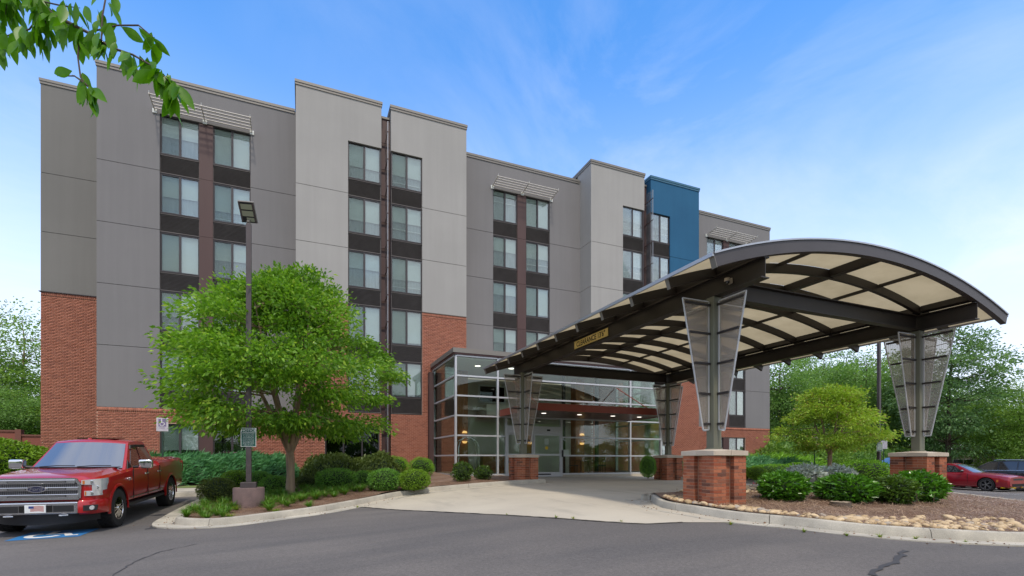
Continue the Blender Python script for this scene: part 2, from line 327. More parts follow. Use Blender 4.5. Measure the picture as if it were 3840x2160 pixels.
# smoky perforated panel on the column fins
m, t, p = newmat('fin_panel')
p.inputs['Base Color'].default_value = (0.58, 0.55, 0.51, 1); p.inputs['Roughness'].default_value = 0.35
trn = t.nodes.new('ShaderNodeBsdfTransparent'); trn.inputs[0].default_value = (0.85, 0.82, 0.78, 1)
tl = t.nodes.new('ShaderNodeBsdfTranslucent'); tl.inputs[0].default_value = (0.72, 0.68, 0.63, 1)
a1 = t.nodes.new('ShaderNodeMixShader'); a1.inputs[0].default_value = 0.5; t.links.new(p.outputs[0], a1.inputs[1]); t.links.new(tl.outputs[0], a1.inputs[2])
a2 = t.nodes.new('ShaderNodeMixShader'); a2.inputs[0].default_value = 0.74; t.links.new(a1.outputs[0], a2.inputs[1]); t.links.new(trn.outputs[0], a2.inputs[2])
t.links.new(a2.outputs[0], t.nodes['Material Output'].inputs[0])
# woven metal screen
m, t, p = newmat('mesh_screen')
p.inputs['Base Color'].default_value = (0.36, 0.35, 0.36, 1); p.inputs['Roughness'].default_value = 0.45; p.inputs['Metallic'].default_value = 0.5
trn = t.nodes.new('ShaderNodeBsdfTransparent')
a2 = t.nodes.new('ShaderNodeMixShader'); a2.inputs[0].default_value = 0.68; t.links.new(p.outputs[0], a2.inputs[1]); t.links.new(trn.outputs[0], a2.inputs[2])
t.links.new(a2.outputs[0], t.nodes['Material Output'].inputs[0])

# ------------------------------------------------------------------ mesh helpers
class MB:
    def __init__(s, org=(0, 0, 0)): s.v = []; s.f = []; s.mi = []; s.o = org
    def add(s, vs, fs, mi=0):
        n = len(s.v); s.v += [tuple(v) for v in vs]; s.f += [tuple(i + n for i in f) for f in fs]; s.mi += [mi] * len(fs); return s
    def box(s, x0, x1, y0, y1, z0, z1, mi=0):
        v = [(x, y, z) for z in (z0, z1) for y in (y0, y1) for x in (x0, x1)]
        return s.add(v, [(0, 2, 3, 1), (4, 5, 7, 6), (0, 1, 5, 4), (2, 6, 7, 3), (0, 4, 6, 2), (1, 3, 7, 5)], mi)
    def hexa(s, b, t, mi=0):            # 4 bottom, 4 top points (ccw seen from above)
        return s.add(list(b) + list(t), [(3, 2, 1, 0), (4, 5, 6, 7), (0, 1, 5, 4), (1, 2, 6, 5), (2, 3, 7, 6), (3, 0, 4, 7)], mi)
    def bar(s, a, b, w, h, up=(0, 0, 1), mi=0):
        a, b = Vector(a), Vector(b); d = (b - a).normalized(); u = Vector(up); r = d.cross(u).normalized(); u = r.cross(d)
        q = [(-w / 2, -h / 2), (w / 2, -h / 2), (w / 2, h / 2), (-w / 2, h / 2)]
        vs = [a + r * x + u * y for x, y in q] + [b + r * x + u * y for x, y in q]
        return s.add(vs, [(0, 1, 2, 3), (7, 6, 5, 4), (0, 4, 5, 1), (1, 5, 6, 2), (2, 6, 7, 3), (3, 7, 4, 0)], mi)
    def tube(s, pts, rad, n=8, mi=0, cap=True):
        pts = [Vector(p) for p in pts]; rr = rad if isinstance(rad, (list, tuple)) else [rad] * len(pts)
        vs = []; fs = []; ref = None
        for i, p in enumerate(pts):
            d = (pts[min(i + 1, len(pts) - 1)] - pts[max(i - 1, 0)]); d = d.normalized() if d.length > 1e-9 else Vector((0, 0, 1))
            if ref is None: ref = Vector((1, 0, 0)) if abs(d.x) < 0.8 else Vector((0, 1, 0))
            r = (ref - d * ref.dot(d)).normalized(); u = d.cross(r); ref = r
            vs += [p + (r * math.cos(2 * math.pi * k / n) + u * math.sin(2 * math.pi * k / n)) * rr[i] for k in range(n)]
        for i in range(len(pts) - 1):
            for k in range(n):
                fs.append((i * n + k, i * n + (k + 1) % n, (i + 1) * n + (k + 1) % n, (i + 1) * n + k))
        if cap: fs.append(tuple(range(n))[::-1]); fs.append(tuple((len(pts) - 1) * n + k for k in range(n)))
        return s.add(vs, fs, mi)
    def lathe(s, prof, n=24, c=(0, 0, 0), axis='z', mi=0, closed=False, cap=True):
        vs = []; fs = []
        for r, h in prof:
            for k in range(n):
                a = 2 * math.pi * k / n; x, y = r * math.cos(a), r * math.sin(a)
                q = (x, y, h) if axis == 'z' else ((h, x, y) if axis == 'x' else (y, h, x))
                vs.append((q[0] + c[0], q[1] + c[1], q[2] + c[2]))
        m = len(prof)
        for i in range(m if closed else m - 1):
            for k in range(n): fs.append((i * n + k, i * n + (k + 1) % n, ((i + 1) % m) * n + (k + 1) % n, ((i + 1) % m) * n + k))
        if not closed and cap:
            if prof[0][0] > 1e-6: fs.append(tuple(range(n))[::-1])
            if prof[-1][0] > 1e-6: fs.append(tuple((m - 1) * n + k for k in range(n)))
        return s.add(vs, fs, mi)
    def prism(s, poly, h0, h1, axis='z', mi=0):
        def q(a, b, h): return (a, b, h) if axis == 'z' else ((h, a, b) if axis == 'x' else (a, h, b))
        n = len(poly); vs = [q(a, b, h0) for a, b in poly] + [q(a, b, h1) for a, b in poly]
        fs = [tuple(range(n))[::-1], tuple(range(n, 2 * n))] + [(i, (i + 1) % n, n + (i + 1) % n, n + i) for i in range(n)]
        return s.add(vs, fs, mi)
    def mesh(s, name, mats, smooth=None, fixn=True):
        me = bpy.data.meshes.new(name); o = s.o
        me.from_pydata([(v[0] - o[0], v[1] - o[1], v[2] - o[2]) for v in s.v], [], s.f)
        for m in ([mats] if isinstance(mats, str) else mats): me.materials.append(MATS[m])
        if any(s.mi): me.polygons.foreach_set('material_index', s.mi)
        if fixn and len(s.f) < 30000:
            b = bmesh.new(); b.from_mesh(me); bmesh.ops.recalc_face_normals(b, faces=b.faces); b.to_mesh(me); b.free()
        if smooth is not None:
            me.polygons.foreach_set('use_smooth', [True] * len(me.polygons)); me.set_sharp_from_angle(angle=R(smooth))
        me.update(); return me
    def build(s, name, mats, parent=None, smooth=None, bevel=0, loc=None, **kw):
        o = bpy.data.objects.new(name, s.mesh(name, mats, smooth)); COL.objects.link(o)
        if parent: o.parent = parent
        if loc: o.location = loc
        if bevel:
            b = o.modifiers.new('bevel', 'BEVEL'); b.width = bevel; b.segments = 2; b.limit_method = 'ANGLE'; b.angle_limit = R(40)
        tag(o, **kw); return o
def tag(o, label=None, cat=None, group=None, kind=None):
    if label: o['label'] = label
    if cat: o['category'] = cat
    if group: o['group'] = group
    if kind: o['kind'] = kind
    return o
def thing(name, label, cat, loc=(0, 0, 0), rz=0.0, group=None):
    o = bpy.data.objects.new(name, None); COL.objects.link(o); o.location = loc; o.rotation_euler = (0, 0, rz); o.empty_display_size = 0.3
    return tag(o, label, cat, group)
def link(name, me, parent=None, loc=(0, 0, 0), rot=(0, 0, 0), scale=(1, 1, 1), **kw):
    o = bpy.data.objects.new(name, me); COL.objects.link(o); o.parent = parent; o.location = loc; o.rotation_euler = rot; o.scale = scale
    return tag(o, **kw)
def copy_tree(o, parent=None):
    c = o.copy(); COL.objects.link(c); c.parent = parent
    for ch in o.children: copy_tree(ch, c)
    return c
def text_mesh(s, size, matn, extrude=0.0005, align='CENTER', spacing=1.0, xs=1.0, bold=0.0):
    cu = bpy.data.curves.new('lettering', 'FONT'); cu.body = s; cu.size = size; cu.align_x = align; cu.align_y = 'CENTER'; cu.extrude = extrude
    cu.space_character = spacing; cu.offset = bold; cu.resolution_u = 3
    ob = bpy.data.objects.new('tmp', cu); COL.objects.link(ob); bpy.context.view_layer.update()
    me = bpy.data.meshes.new_from_object(ob.evaluated_get(bpy.context.evaluated_depsgraph_get())); me.name = 'lettering'
    bpy.data.objects.remove(ob); bpy.data.curves.remove(cu)
    me.materials.clear(); me.materials.append(MATS[matn])
    if xs != 1.0:
        for v in me.vertices: v.co.x *= xs
    return me
def np_mesh(name, V, F, matn, smooth=False):   # V (n,3), F (m,k)
    me = bpy.data.meshes.new(name); V = np.asarray(V, np.float32); F = np.asarray(F, np.int32); k = F.shape[1]
    me.vertices.add(len(V)); me.vertices.foreach_set('co', V.ravel())
    me.loops.add(F.size); me.loops.foreach_set('vertex_index', F.ravel())
    me.polygons.add(len(F)); me.polygons.foreach_set('loop_start', np.arange(0, F.size, k, dtype=np.int32))
    me.polygons.foreach_set('loop_total', np.full(len(F), k, np.int32))
    me.update(calc_edges=True); me.materials.append(MATS[matn])
    if smooth: me.polygons.foreach_set('use_smooth', [True] * len(F))
    return me
def nrm(a): return a / np.maximum(np.linalg.norm(a, axis=-1, keepdims=True), 1e-9)
def leaf_mesh(name, P, D, S, matn, asp=0.45, fold=0.12, bend=0.0, rng=RNG):   # folded diamond leaves
    P = np.asarray(P, float); D = nrm(np.asarray(D, float)); n = len(P); S = np.broadcast_to(np.asarray(S, float), (n,))[:, None]
    Rn = rng.normal(size=(n, 3)); Rn[:, 2] *= 0.35
    side = nrm(np.cross(D, nrm(Rn) + 1e-6)); up = np.cross(side, D)
    a = P; b = P + D * S * 0.45 + side * S * asp * 0.5 + up * S * fold; c = P + D * S - np.array([0, 0, 1.0]) * S * bend; d = P + D * S * 0.45 - side * S * asp * 0.5 + up * S * fold
    V = np.stack([a, b, c, d], 1).reshape(-1, 3); F = np.arange(4 * n).reshape(n, 4)
    return np_mesh(name, V, F, matn)
def rdir(n, rng=RNG, zmin=None):
    d = nrm(rng.normal(size=(n, 3)))
    if zmin is not None: d[:, 2] = np.where(d[:, 2] < zmin, -d[:, 2] * 0.6, d[:, 2])
    return d
# ------------------------------------------------------------------ terrain heights (metres, 0 = drive under the canopy)
GC = np.array([(0,0,-.75),(-3.8,13.6,-.60),(-3.8,17.3,-.45),(1.6,14.5,-.42),(5.3,6.8,-.20),(6.6,6.5,-.17),(7.5,5.6,-.22),(8.9,4.8,-.32),(10.4,4.2,-.42),(14,3,-.55),
 (7,12,-.08),(9,12,-.03),(8,18,0),(14.8,12,0),(14.8,18,0),(12,15,0),(8,21.5,.04),(12,21.5,.04),(17,10,-.12),(20,12,-.25),(27,14,-.6),(33,14.5,-.77),(33,8,-.8),(-12,14,-.72),
 (0,-12,-1),(-10,0,-.85),(12,-5,-.8),(-5,24,-.1),(-10,26,-.15),(0,24,0),(25,24,-.1),(33,26,-.3),(-3.5,20,-.36),(-12,20,-.4)], float)
def mls(ctrl, x, y, soft=3.0):
    x = np.atleast_1d(np.asarray(x, float)); y = np.atleast_1d(np.asarray(y, float))
    dx = ctrl[None, :, 0] - x[:, None]; dy = ctrl[None, :, 1] - y[:, None]
    w_ = 1.0 / (dx * dx + dy * dy + soft) ** 2; w_ /= w_.sum(1, keepdims=True)
    z = ctrl[None, :, 2]
    mx_ = (w_ * dx).sum(1); my_ = (w_ * dy).sum(1); mz = (w_ * z).sum(1)
    cx, cy, cz_ = dx - mx_[:, None], dy - my_[:, None], z - mz[:, None]
    sxx = (w_ * cx * cx).sum(1) + 1.2; syy = (w_ * cy * cy).sum(1) + 1.2; sxy = (w_ * cx * cy).sum(1)
    sxz = (w_ * cx * cz_).sum(1); syz = (w_ * cy * cz_).sum(1); det = sxx * syy - sxy * sxy
    gx = (sxz * syy - syz * sxy) / det; gy = (syz * sxx - sxz * sxy) / det
    return mz - gx * mx_ - gy * my_
def gza(x, y):
    z = mls(GC, x, y); d = np.hypot(np.asarray(x) - 8, np.asarray(y) - 10); k = np.clip((d - 24) / 16, 0, 1); k = k * k * (3 - 2 * k)
    return z * (1 - k) - 0.85 * k
def gz(x, y): return float(gza([x], [y])[0])
def px2g(px, py, zf=gz, off=0.0):
    z = -0.3
    for _ in range(14):
        d = (CZ - z) * FPX / (py - HOR); q = at(px, py, d); z = 0.5 * z + 0.5 * (zf(q.x, q.y) + off)
    return (q.x, q.y)
BLC = np.array([(-2.5,14.3,-.44),(-1.3,15.2,-.40),(1.6,15.0,-.26),(-.4,17.3,-.19),(3.5,17,-.06),(-2.4,17.6,-.36),(6,18,.08),(5.1,23.3,.18),(7.5,21,.14),(-2.6,20,-.22),(-8,23,-.1),(-5,26,.1),(0,25.5,.15),(8,18,.1)], float)
FIC = np.array([(7.87,7.92,0),(14.84,7.92,0),(11.5,8,.06),(14.7,10.4,.12),(10.4,4.6,-.26),(13,4,-.36),(7.6,6.6,-.03),(16.5,6,-.2),(16.5,10.8,0),(8.2,9.6,.06),(12,10,.12),(16.5,3,-.45),(9,5.5,-.15)], float)
RBC = np.array([(16,15,.14),(20,15,.05),(24,17,-.1),(20,22,.1),(28,25,-.05),(17.5,20,.14)], float)
def bl_z(x, y): return float(mls(BLC, [x], [y])[0])
def fi_z(x, y): return float(mls(FIC, [x], [y])[0])
def rb_z(x, y): return float(mls(RBC, [x], [y])[0])

def sheet(name, matn, xs, ys, zf, kind='structure', **kw):
    X, Y = np.meshgrid(xs, ys); Z = zf(X.ravel(), Y.ravel()); nx, ny = len(xs), len(ys)
    V = np.stack([X.ravel(), Y.ravel(), Z], 1); i = np.arange(nx * ny).reshape(ny, nx)
    F = np.stack([i[:-1, :-1], i[:-1, 1:], i[1:, 1:], i[1:, :-1]], -1).reshape(-1, 4)
    return link(name, np_mesh(name, V, F, matn, True), kind=kind, **kw)
def inpoly(x, y, poly):
    r = False; j = len(poly) - 1
    for i in range(len(poly)):
        xi, yi = poly[i]; xj, yj = poly[j]
        if (yi > y) != (yj > y) and x < (xj - xi) * (y - yi) / (yj - yi) + xi: r = not r
        j = i
    return r
def polysheet(name, matn, poly, zf, step=0.5, jit=0.0, parent=None, **kw):
    b = []
    for i in range(len(poly)):
        p, q = Vector(poly[i]), Vector(poly[(i + 1) % len(poly)]); n = max(1, int((q - p).length / step))
        b += [p.lerp(q, k / n) for k in range(n)]
    nb = len(b); xs = [p.x for p in b]; ys = [p.y for p in b]; pts = list(b); bp = [(p.x, p.y) for p in b]
    x = min(xs)
    while x < max(xs):
        y = min(ys)
        while y < max(ys):
            if inpoly(x, y, bp): pts.append(Vector((x + random.uniform(-.2, .2) * step, y + random.uniform(-.2, .2) * step)))
            y += step
        x += step
    v, e, f, *_ = delaunay_2d_cdt(pts, [], [list(range(nb))], 1, 1e-4)
    P = np.array([(q.x, q.y) for q in v]); Z = zf(P[:, 0], P[:, 1])
    if jit: Z = Z + np.array([mnoise.noise((a * 1.7, c * 1.7, 0)) for a, c in P]) * jit
    return link(name, np_mesh(name, np.column_stack([P, Z]), np.array([list(t) for t in f]), matn, True), parent=parent, **kw)
def resample(path, step):
    out = [Vector(path[0])]
    for a, b in zip(path[:-1], path[1:]):
        a, b = Vector(a), Vector(b); n = max(1, int(round((b - a).length / step)))
        out += [a.lerp(b, k / n) for k in range(1, n + 1)]
    return out
def smooth_path(path, it=3):
    p = [Vector(q) for q in path]
    for _ in range(it):
        q = [p[0]]
        for a, b in zip(p[:-1], p[1:]): q += [a.lerp(b, .25), a.lerp(b, .75)]
        q.append(p[-1]); p = q
    return p

# ground, street and car park
fx = np.concatenate([np.linspace(-700, -60, 14), np.linspace(-50, 80, 54), np.linspace(95, 700, 14)]); fy = np.concatenate([np.linspace(-500, -50, 10), np.linspace(-40, 80, 50), np.linspace(95, 800, 14)])
sheet('ground', 'grass_ground', fx, fy, lambda x, y: gza(x, y) - 0.10)
asph = sheet('asphalt_street', 'asphalt', np.linspace(-34, 44, 100), np.linspace(-34, 27, 80), gza)
# the left bed beside the drive
BL_KERB = [(-2.62, 19.9), (-2.68, 17.5), (-2.74, 15.2)] + [px2g(*q) for q in ((640,1965),(690,1971),(745,1973),(845,1970),(1004,1949),(1193,1924),(1318,1899),(1397,1882),(1475,1865),(1552,1853),(1640,1841),(1777,1829),(1880,1821))] + [(8.05, 17.05), (8.6, 17.1)]
FI_KERB = [px2g(*q) for q in ((2438,1877),(2455,1893),(2480,1905),(2540,1917),(2600,1926),(2730,1949),(2870,1964),(3000,1976),(3200,2000),(3420,2017),(3620,2027),(3803,2034))] + [(13.2, 3.35), (15.4, 2.9), (16.5, 3.2), (17.0, 4.2), (17.05, 6), (17.0, 9), (16.8, 11.2), (15.6, 12.0), (14.2, 11.7), (12.2, 10.75), (9.8, 10.45), (8.3, 10.35), (7.55, 10.0)]
FI_KERB = FI_KERB + [FI_KERB[0]]
RB_KERB = [(15.0, 18.4), (15.2, 16.6), (15.6, 14.9), (17.0, 13.8), (21, 13.3), (24.4, 13.9), (25.8, 16.5), (26.0, 20), (26.4, 25.5)]
def inset(path, d):
    out = []
    for i, p in enumerate(path):
        a = path[max(i - 1, 0)]; b = path[min(i + 1, len(path) - 1)]; t_ = (Vector(b) - Vector(a)).normalized(); n_ = Vector((-t_.y, t_.x))
        out.append(Vector(p) + n_ * d)
    return out
def kerb(path, label, gutter=0.42, seg=3.05, weeds=True):
    root = thing('kerb', None, None, (path[0][0], path[0][1], 0)); root['kind'] = 'structure'
    pts = resample([tuple(p) for p in smooth_path(path, 2)], 0.22)
    prof = [(-gutter, .014), (-gutter * .5, .006), (-.012, .002), (0.0, .006), (.022, .115), (.034, .14), (.06, .152), (.15, .152), (.175, .14), (.18, -.1), (-gutter, -.1)]
    n = int(seg / 0.22); k = len(prof)
    for s0 in range(0, len(pts) - 1, n):
        sub = pts[s0:min(s0 + n + 1, len(pts))]
        if len(sub) < 2: continue
        m_ = MB((path[0][0], path[0][1], 0)); vs = []; fs = []
        for i, p in enumerate(sub):
            gi = s0 + i; a = pts[max(gi - 1, 0)]; b = pts[min(gi + 1, len(pts) - 1)]; t_ = (b - a).normalized(); nn = Vector((-t_.y, t_.x))
            g = 0.006 if i == 0 else (-0.006 if i == len(sub) - 1 else 0)
            q0 = p + t_ * g; base = gz(q0.x, q0.y)
            for o_, z_ in prof:
                wv = mnoise.noise((q0.x * 2.1, q0.y * 2.1, o_ * 9)) * .004
                q = q0 + nn * (o_ + (wv if o_ > -.1 else wv * 3)); vs.append((q.x, q.y, base + z_ + wv * .6))
        for i in range(len(sub) - 1):
            for j in range(k): fs.append((i * k + j, i * k + (j + 1) % k, (i + 1) * k + (j + 1) % k, (i + 1) * k + j))
        fs += [tuple(range(k)), tuple((len(sub) - 1) * k + j for j in range(k))[::-1]]
        m_.add(vs, fs); m_.build('kerb_stone', 'concrete_kerb', root, smooth=35)
    return root
k1 = kerb(BL_KERB, 'kerb'); k2 = kerb(FI_KERB, 'kerb'); k3 = kerb([(x, y) for x, y in RB_KERB][::-1], 'kerb') if False else kerb(RB_KERB, 'kerb')
k4 = kerb([(-16, 19.95), (-9, 19.95), (-2.6, 19.95)], 'kerb', gutter=0.30)
bl_in = [tuple(p) for p in inset([Vector(p) for p in resample([tuple(p) for p in smooth_path(BL_KERB, 2)], 0.3)], 0.12)]
BL_POLY = bl_in + [(8.62, 17.6), (8.6, 21.72), (6.36, 21.72), (6.36, 25.97), (-.25, 25.97), (-.25, 27.25), (-8.3, 27.25), (-8.3, 21.75), (-2.6, 21.75)]
fi_in = [tuple(p) for p in inset([Vector(p) for p in resample([tuple(p) for p in smooth_path(FI_KERB, 2)], 0.3)], 0.12)]
FI_POLY = fi_in[:-1]
rb_in = [tuple(p) for p in inset([Vector(p) for p in resample([tuple(p) for p in smooth_path(RB_KERB, 2)], 0.3)], 0.12)]
RB_POLY = rb_in + [(33, 26.2), (33, 27.2), (24.6, 27.2), (24.5, 25.97), (18.1, 25.97), (18.1, 19.6), (15.6, 19.0)]
bedL = polysheet('planting_bed', 'mulch', BL_POLY, lambda x, y: mls(BLC, x, y), 0.42, 0.035, kind='structure')
bedF = polysheet('planting_bed', 'mulch', FI_POLY, lambda x, y: mls(FIC, x, y), 0.36, 0.03, kind='structure')
bedR = polysheet('planting_bed', 'mulch', RB_POLY, lambda x, y: mls(RBC, x, y), 0.7, 0.04, kind='structure')
# drive slab
SEAM = [px2g(*q) for q in ((1350,1903),(1369,1903),(1600,1918),(1800,1928),(2000,1939),(2200,1953),(2350,1963),(2428,1966),(2560,1960))]
drv = [SEAM[0]] + [px2g(*q) for q in ((1318,1897),(1397,1880),(1475,1863),(1552,1851),(1640,1839),(1777,1827))] + [(7.6, 17.2), (8.7, 17.3), (8.7, 21.82), (18.05, 21.82), (18.05, 19.4), (15.15, 18.8), (15.3, 16.4), (15.75, 12.2), (14.2, 11.9), (12.2, 10.95), (9.8, 10.6), (8.3, 10.5), (7.5, 10.1)] + FI_KERB[0:7] + SEAM[::-1][:-1]
drive = polysheet('drive', 'drive_concrete', drv, lambda x, y: gza(x, y) + 0.008, 0.5, kind='structure')
# saw-cut joints in the slab: shallow dark seams
for a, b in (((2.9, 15.6), (8.5, 11.2)), ((5.2, 16.6), (10.8, 10.75)), ((8.9, 19.6), (15.1, 19.5)), ((8.8, 14.6), (15.4, 14.5)), ((11.8, 10.9), (11.8, 21.7))):
    P_ = resample([a, b], .4); m_ = MB()
    for p, q in zip(P_[:-1], P_[1:]):
        n_ = (q - p).normalized(); n_ = Vector((-n_.y, n_.x)) * .006
        m_.add([(p.x - n_.x, p.y - n_.y, gz(p.x, p.y) + .0125), (q.x - n_.x, q.y - n_.y, gz(q.x, q.y) + .0125), (q.x + n_.x, q.y + n_.y, gz(q.x, q.y) + .0125), (p.x + n_.x, p.y + n_.y, gz(p.x, p.y) + .0125)], [(0, 1, 2, 3)])
    m_.build('slab_joint', 'joint', drive)
walk = polysheet('pavement', 'drive_concrete', [(-16, 20.12), (-2.62, 20.12), (-2.62, 21.25), (-16, 21.25)], lambda x, y: gza(x, y) + 0.15, 0.6, kind='structure')
lawn = polysheet('lawn', 'lawn_strip', [(-30, 21.25), (-2.62, 21.25), (-2.62, 21.8), (-8.3, 21.8), (-8.3, 34), (-30, 34)], lambda x, y: gza(x, y) + 0.16, 0.8, kind='structure')
# sealed cracks, tar lines and the darker gutter seam on the street
mat('tar', (0.042, 0.040, 0.042), 0.7)
def strip(path, wd, matn, name, parent, dz=0.006, jag=0.03):
    P_ = resample(path, .12); m_ = MB(); L_ = []
    for i, p in enumerate(P_):
        a = P_[max(i - 1, 0)]; b = P_[min(i + 1, len(P_) - 1)]; t_ = (b - a).normalized(); n_ = Vector((-t_.y, t_.x)); j = random.uniform(-1, 1) * jag; ww = wd * random.uniform(.6, 1.35)
        c_ = p + n_ * j; L_ += [c_ - n_ * ww / 2, c_ + n_ * ww / 2]
    m_.add([(q.x, q.y, gz(q.x, q.y) + dz) for q in L_], [(2 * i, 2 * i + 2, 2 * i + 3, 2 * i + 1) for i in range(len(P_) - 1)])
    return m_.build(name, matn, parent)
strip([px2g(*q) for q in ((3390,2065),(3375,2095),(3355,2110),(3300,2125),(3270,2158))], .07, 'tar', 'sealed_crack', asph)
strip([px2g(*q) for q in ((420,2160),(500,2110),(600,2070),(740,2040))], .02, 'tar', 'crack', asph, jag=.02)
strip([px2g(*q) for q in ((560,1985),(620,1955),(690,1900),(722,1876))], .16, 'tar', 'sealed_crack', asph, jag=.02)
strip(SEAM, .035, 'tar', 'seam', asph, dz=.015, jag=.012)
# accessible bay symbol on the street in front of the pickup
def gpoly(poly, matn, name, parent, dz, n=6):
    m_ = MB(); m_.add([(x, y, gz(x, y) + dz) for x, y in poly], [tuple(range(len(poly)))]); return m_.build(name, matn, parent)
_a, _b = px2g(22, 2028), px2g(290, 2014)
bx0, bx1, by0 = _a[0], _b[0], (_a[1] + _b[1]) / 2; by1 = by0 + (bx1 - bx0) * 1.0
sym = polysheet('bay_marking', 'blue_paint', [(bx0, by0), (bx1, by0), (bx1, by1), (bx0, by1)], lambda x, y: gza(x, y) + .005, .3, parent=asph)
def sympt(u, v): return (bx0 + (bx1 - bx0) * u, by0 + (by1 - by0) * v)
def symstroke(pts, wd, name='wheelchair_symbol'):
    P_ = [Vector(sympt(*q)) for q in pts]; m_ = MB(); L_ = []
    for i, p in enumerate(P_):
        a = P_[max(i - 1, 0)]; b = P_[min(i + 1, len(P_) - 1)]; t_ = (b - a).normalized(); n_ = Vector((-t_.y, t_.x)) * wd / 2; L_ += [p - n_, p + n_]
    m_.add([(q.x, q.y, gz(q.x, q.y) + .011) for q in L_], [(2 * i, 2 * i + 2, 2 * i + 3, 2 * i + 1) for i in range(len(P_) - 1)]); m_.build(name, 'white_paint', asph)
symstroke([(.42 + .24 * math.cos(R(a)), .38 + .24 * math.sin(R(a))) for a in range(120, 345, 15)], .13)
symstroke([(.42, .82), (.42, .48), (.68, .48), (.80, .20), (.92, .22)], .13)
# bay lines
for x in (32.45, 35.25, 29.65):
    strip([(x, 10.6), (x, 16.5)], .1, 'white_paint', 'bay_line', asph, dz=.005, jag=0)
strip([(-6.75, 12.6), (-6.75, 19.6)], .1, 'white_paint', 'bay_line', asph, dz=.005, jag=0)
strip([(27.5, 10.6), (38, 10.6)], .1, 'white_paint', 'bay_line', asph, dz=.0055, jag=0)
# weeds in the gutter
def tuft(n, h, seed, spread=.5):
    r_ = np.random.default_rng(seed); a = r_.uniform(0, 2 * math.pi, n); V = []; F = []
    for i in range(n):
        d = np.array([math.cos(a[i]), math.sin(a[i]), 0]); s_ = np.array([-d[1], d[0], 0]); l = h * r_.uniform(.6, 1.15); sp_ = spread * r_.uniform(.3, 1.1); w_ = h * r_.uniform(.018, .03) + .003
        b0 = d * r_.uniform(0, .12) * h; k = len(V)
        for u in (0, .35, .7, 1.0):
            p = b0 + d * l * sp_ * u ** 1.6 + np.array([0, 0, 1]) * l * (u - .42 * u * u * sp_ * 1.2); ww = w_ * (1 - u * .95)
            V += [p - s_ * ww, p + s_ * ww]
        F += [(k + 2 * j, k + 2 * j + 1, k + 2 * j + 3, k + 2 * j + 2) for j in range(3)]
    return np.array(V), np.array(F)
V, F = tuft(30, .10, 5, 1.0); weed_me = np_mesh('weed', V, F, 'leaf_lime_grass')
for i, (a, b) in enumerate(((2740,1968),(3015,1996),(3175,2010),(3300,2017),(3433,2023),(3620,2035),(2085,1943),(2150,1947),(2330,1957),(1900,1931),(1340,1904))):
    x, y = px2g(a, b); s_ = random.uniform(.5, 1.25)
    link('weed', weed_me, None, (x, y, gz(x, y)), (0, 0, random.uniform(0, 6)), (s_, s_, s_ * .8), label='small green weed sprouting from the gutter seam by the kerb', cat='weed', group='weeds in the gutter')
# river stones along the island kerb
def stone_me(seed):
    b = bmesh.new(); bmesh.ops.create_icosphere(b, subdivisions=2, radius=1); r_ = random.Random(seed); off = Vector((r_.uniform(0, 50), 0, 0))
    for v in b.verts: v.co *= 1 + .28 * mnoise.noise(v.co * 1.1 + off); v.co.z *= .5; v.co.x *= 1.0; v.co.y *= .72
    me = bpy.data.meshes.new('river_stone'); b.to_mesh(me); b.free(); me.materials.append(MATS['river_stone']); me.polygons.foreach_set('use_smooth', [True] * len(me.polygons)); return me
STONES = [stone_me(s) for s in range(7)]
cand = []
path = inset([Vector(p) for p in resample([tuple(p) for p in smooth_path(FI_KERB, 2)], .05)], 0)
for i, p in enumerate(path[:-1]):
    if p.y > 9.3 and p.x < 9: continue
    if p.x > 15.6: continue
    for k in range(4 if p.x > 8.3 else 3):
        wd = .55 if p.x < 8.2 else (.95 if p.x < 9.5 else 1.25)
        u = random.random() ** 1.25 * wd + .2
        t_ = (path[i + 1] - p).normalized(); q = p + Vector((-t_.y, t_.x)) * u
        if abs(q.x - 7.87) < .5 and abs(q.y - 7.92) < .5: continue
        if u > .75 * wd and random.random() < .5: continue
        cand.append((q.x, q.y, random.uniform(.035, .085) * (1.25 if random.random() < .12 else 1)))
cand.sort(key=lambda c_: -c_[2] / (c_[0] * SI + c_[1] * CO))
SB = [[], []]; nv = 0
for i, (x, y, s_) in enumerate(cand):
    z = fi_z(x, y) + s_ * .22; rot = (random.uniform(-.3, .3), random.uniform(-.3, .3), random.uniform(0, 6.3)); me = STONES[i % 7]
    if i < 300: link('river_stone', me, bedF, (x, y, z), rot, (s_, s_, s_))
    else:
        M_ = Matrix.Translation((x, y, z)) @ Matrix.Rotation(rot[2], 4, 'Z') @ Matrix.Rotation(rot[0], 4, 'X') @ Matrix.Scale(s_, 4)
        SB[0] += [tuple(M_ @ v.co) for v in me.vertices]; SB[1] += [tuple(j + nv for j in p.vertices) for p in me.polygons]; nv = len(SB[0])
link('river_stones', np_mesh('river_stones', np.array(SB[0]), np.array(SB[1]), 'river_stone', True), bedF, kind='stuff')
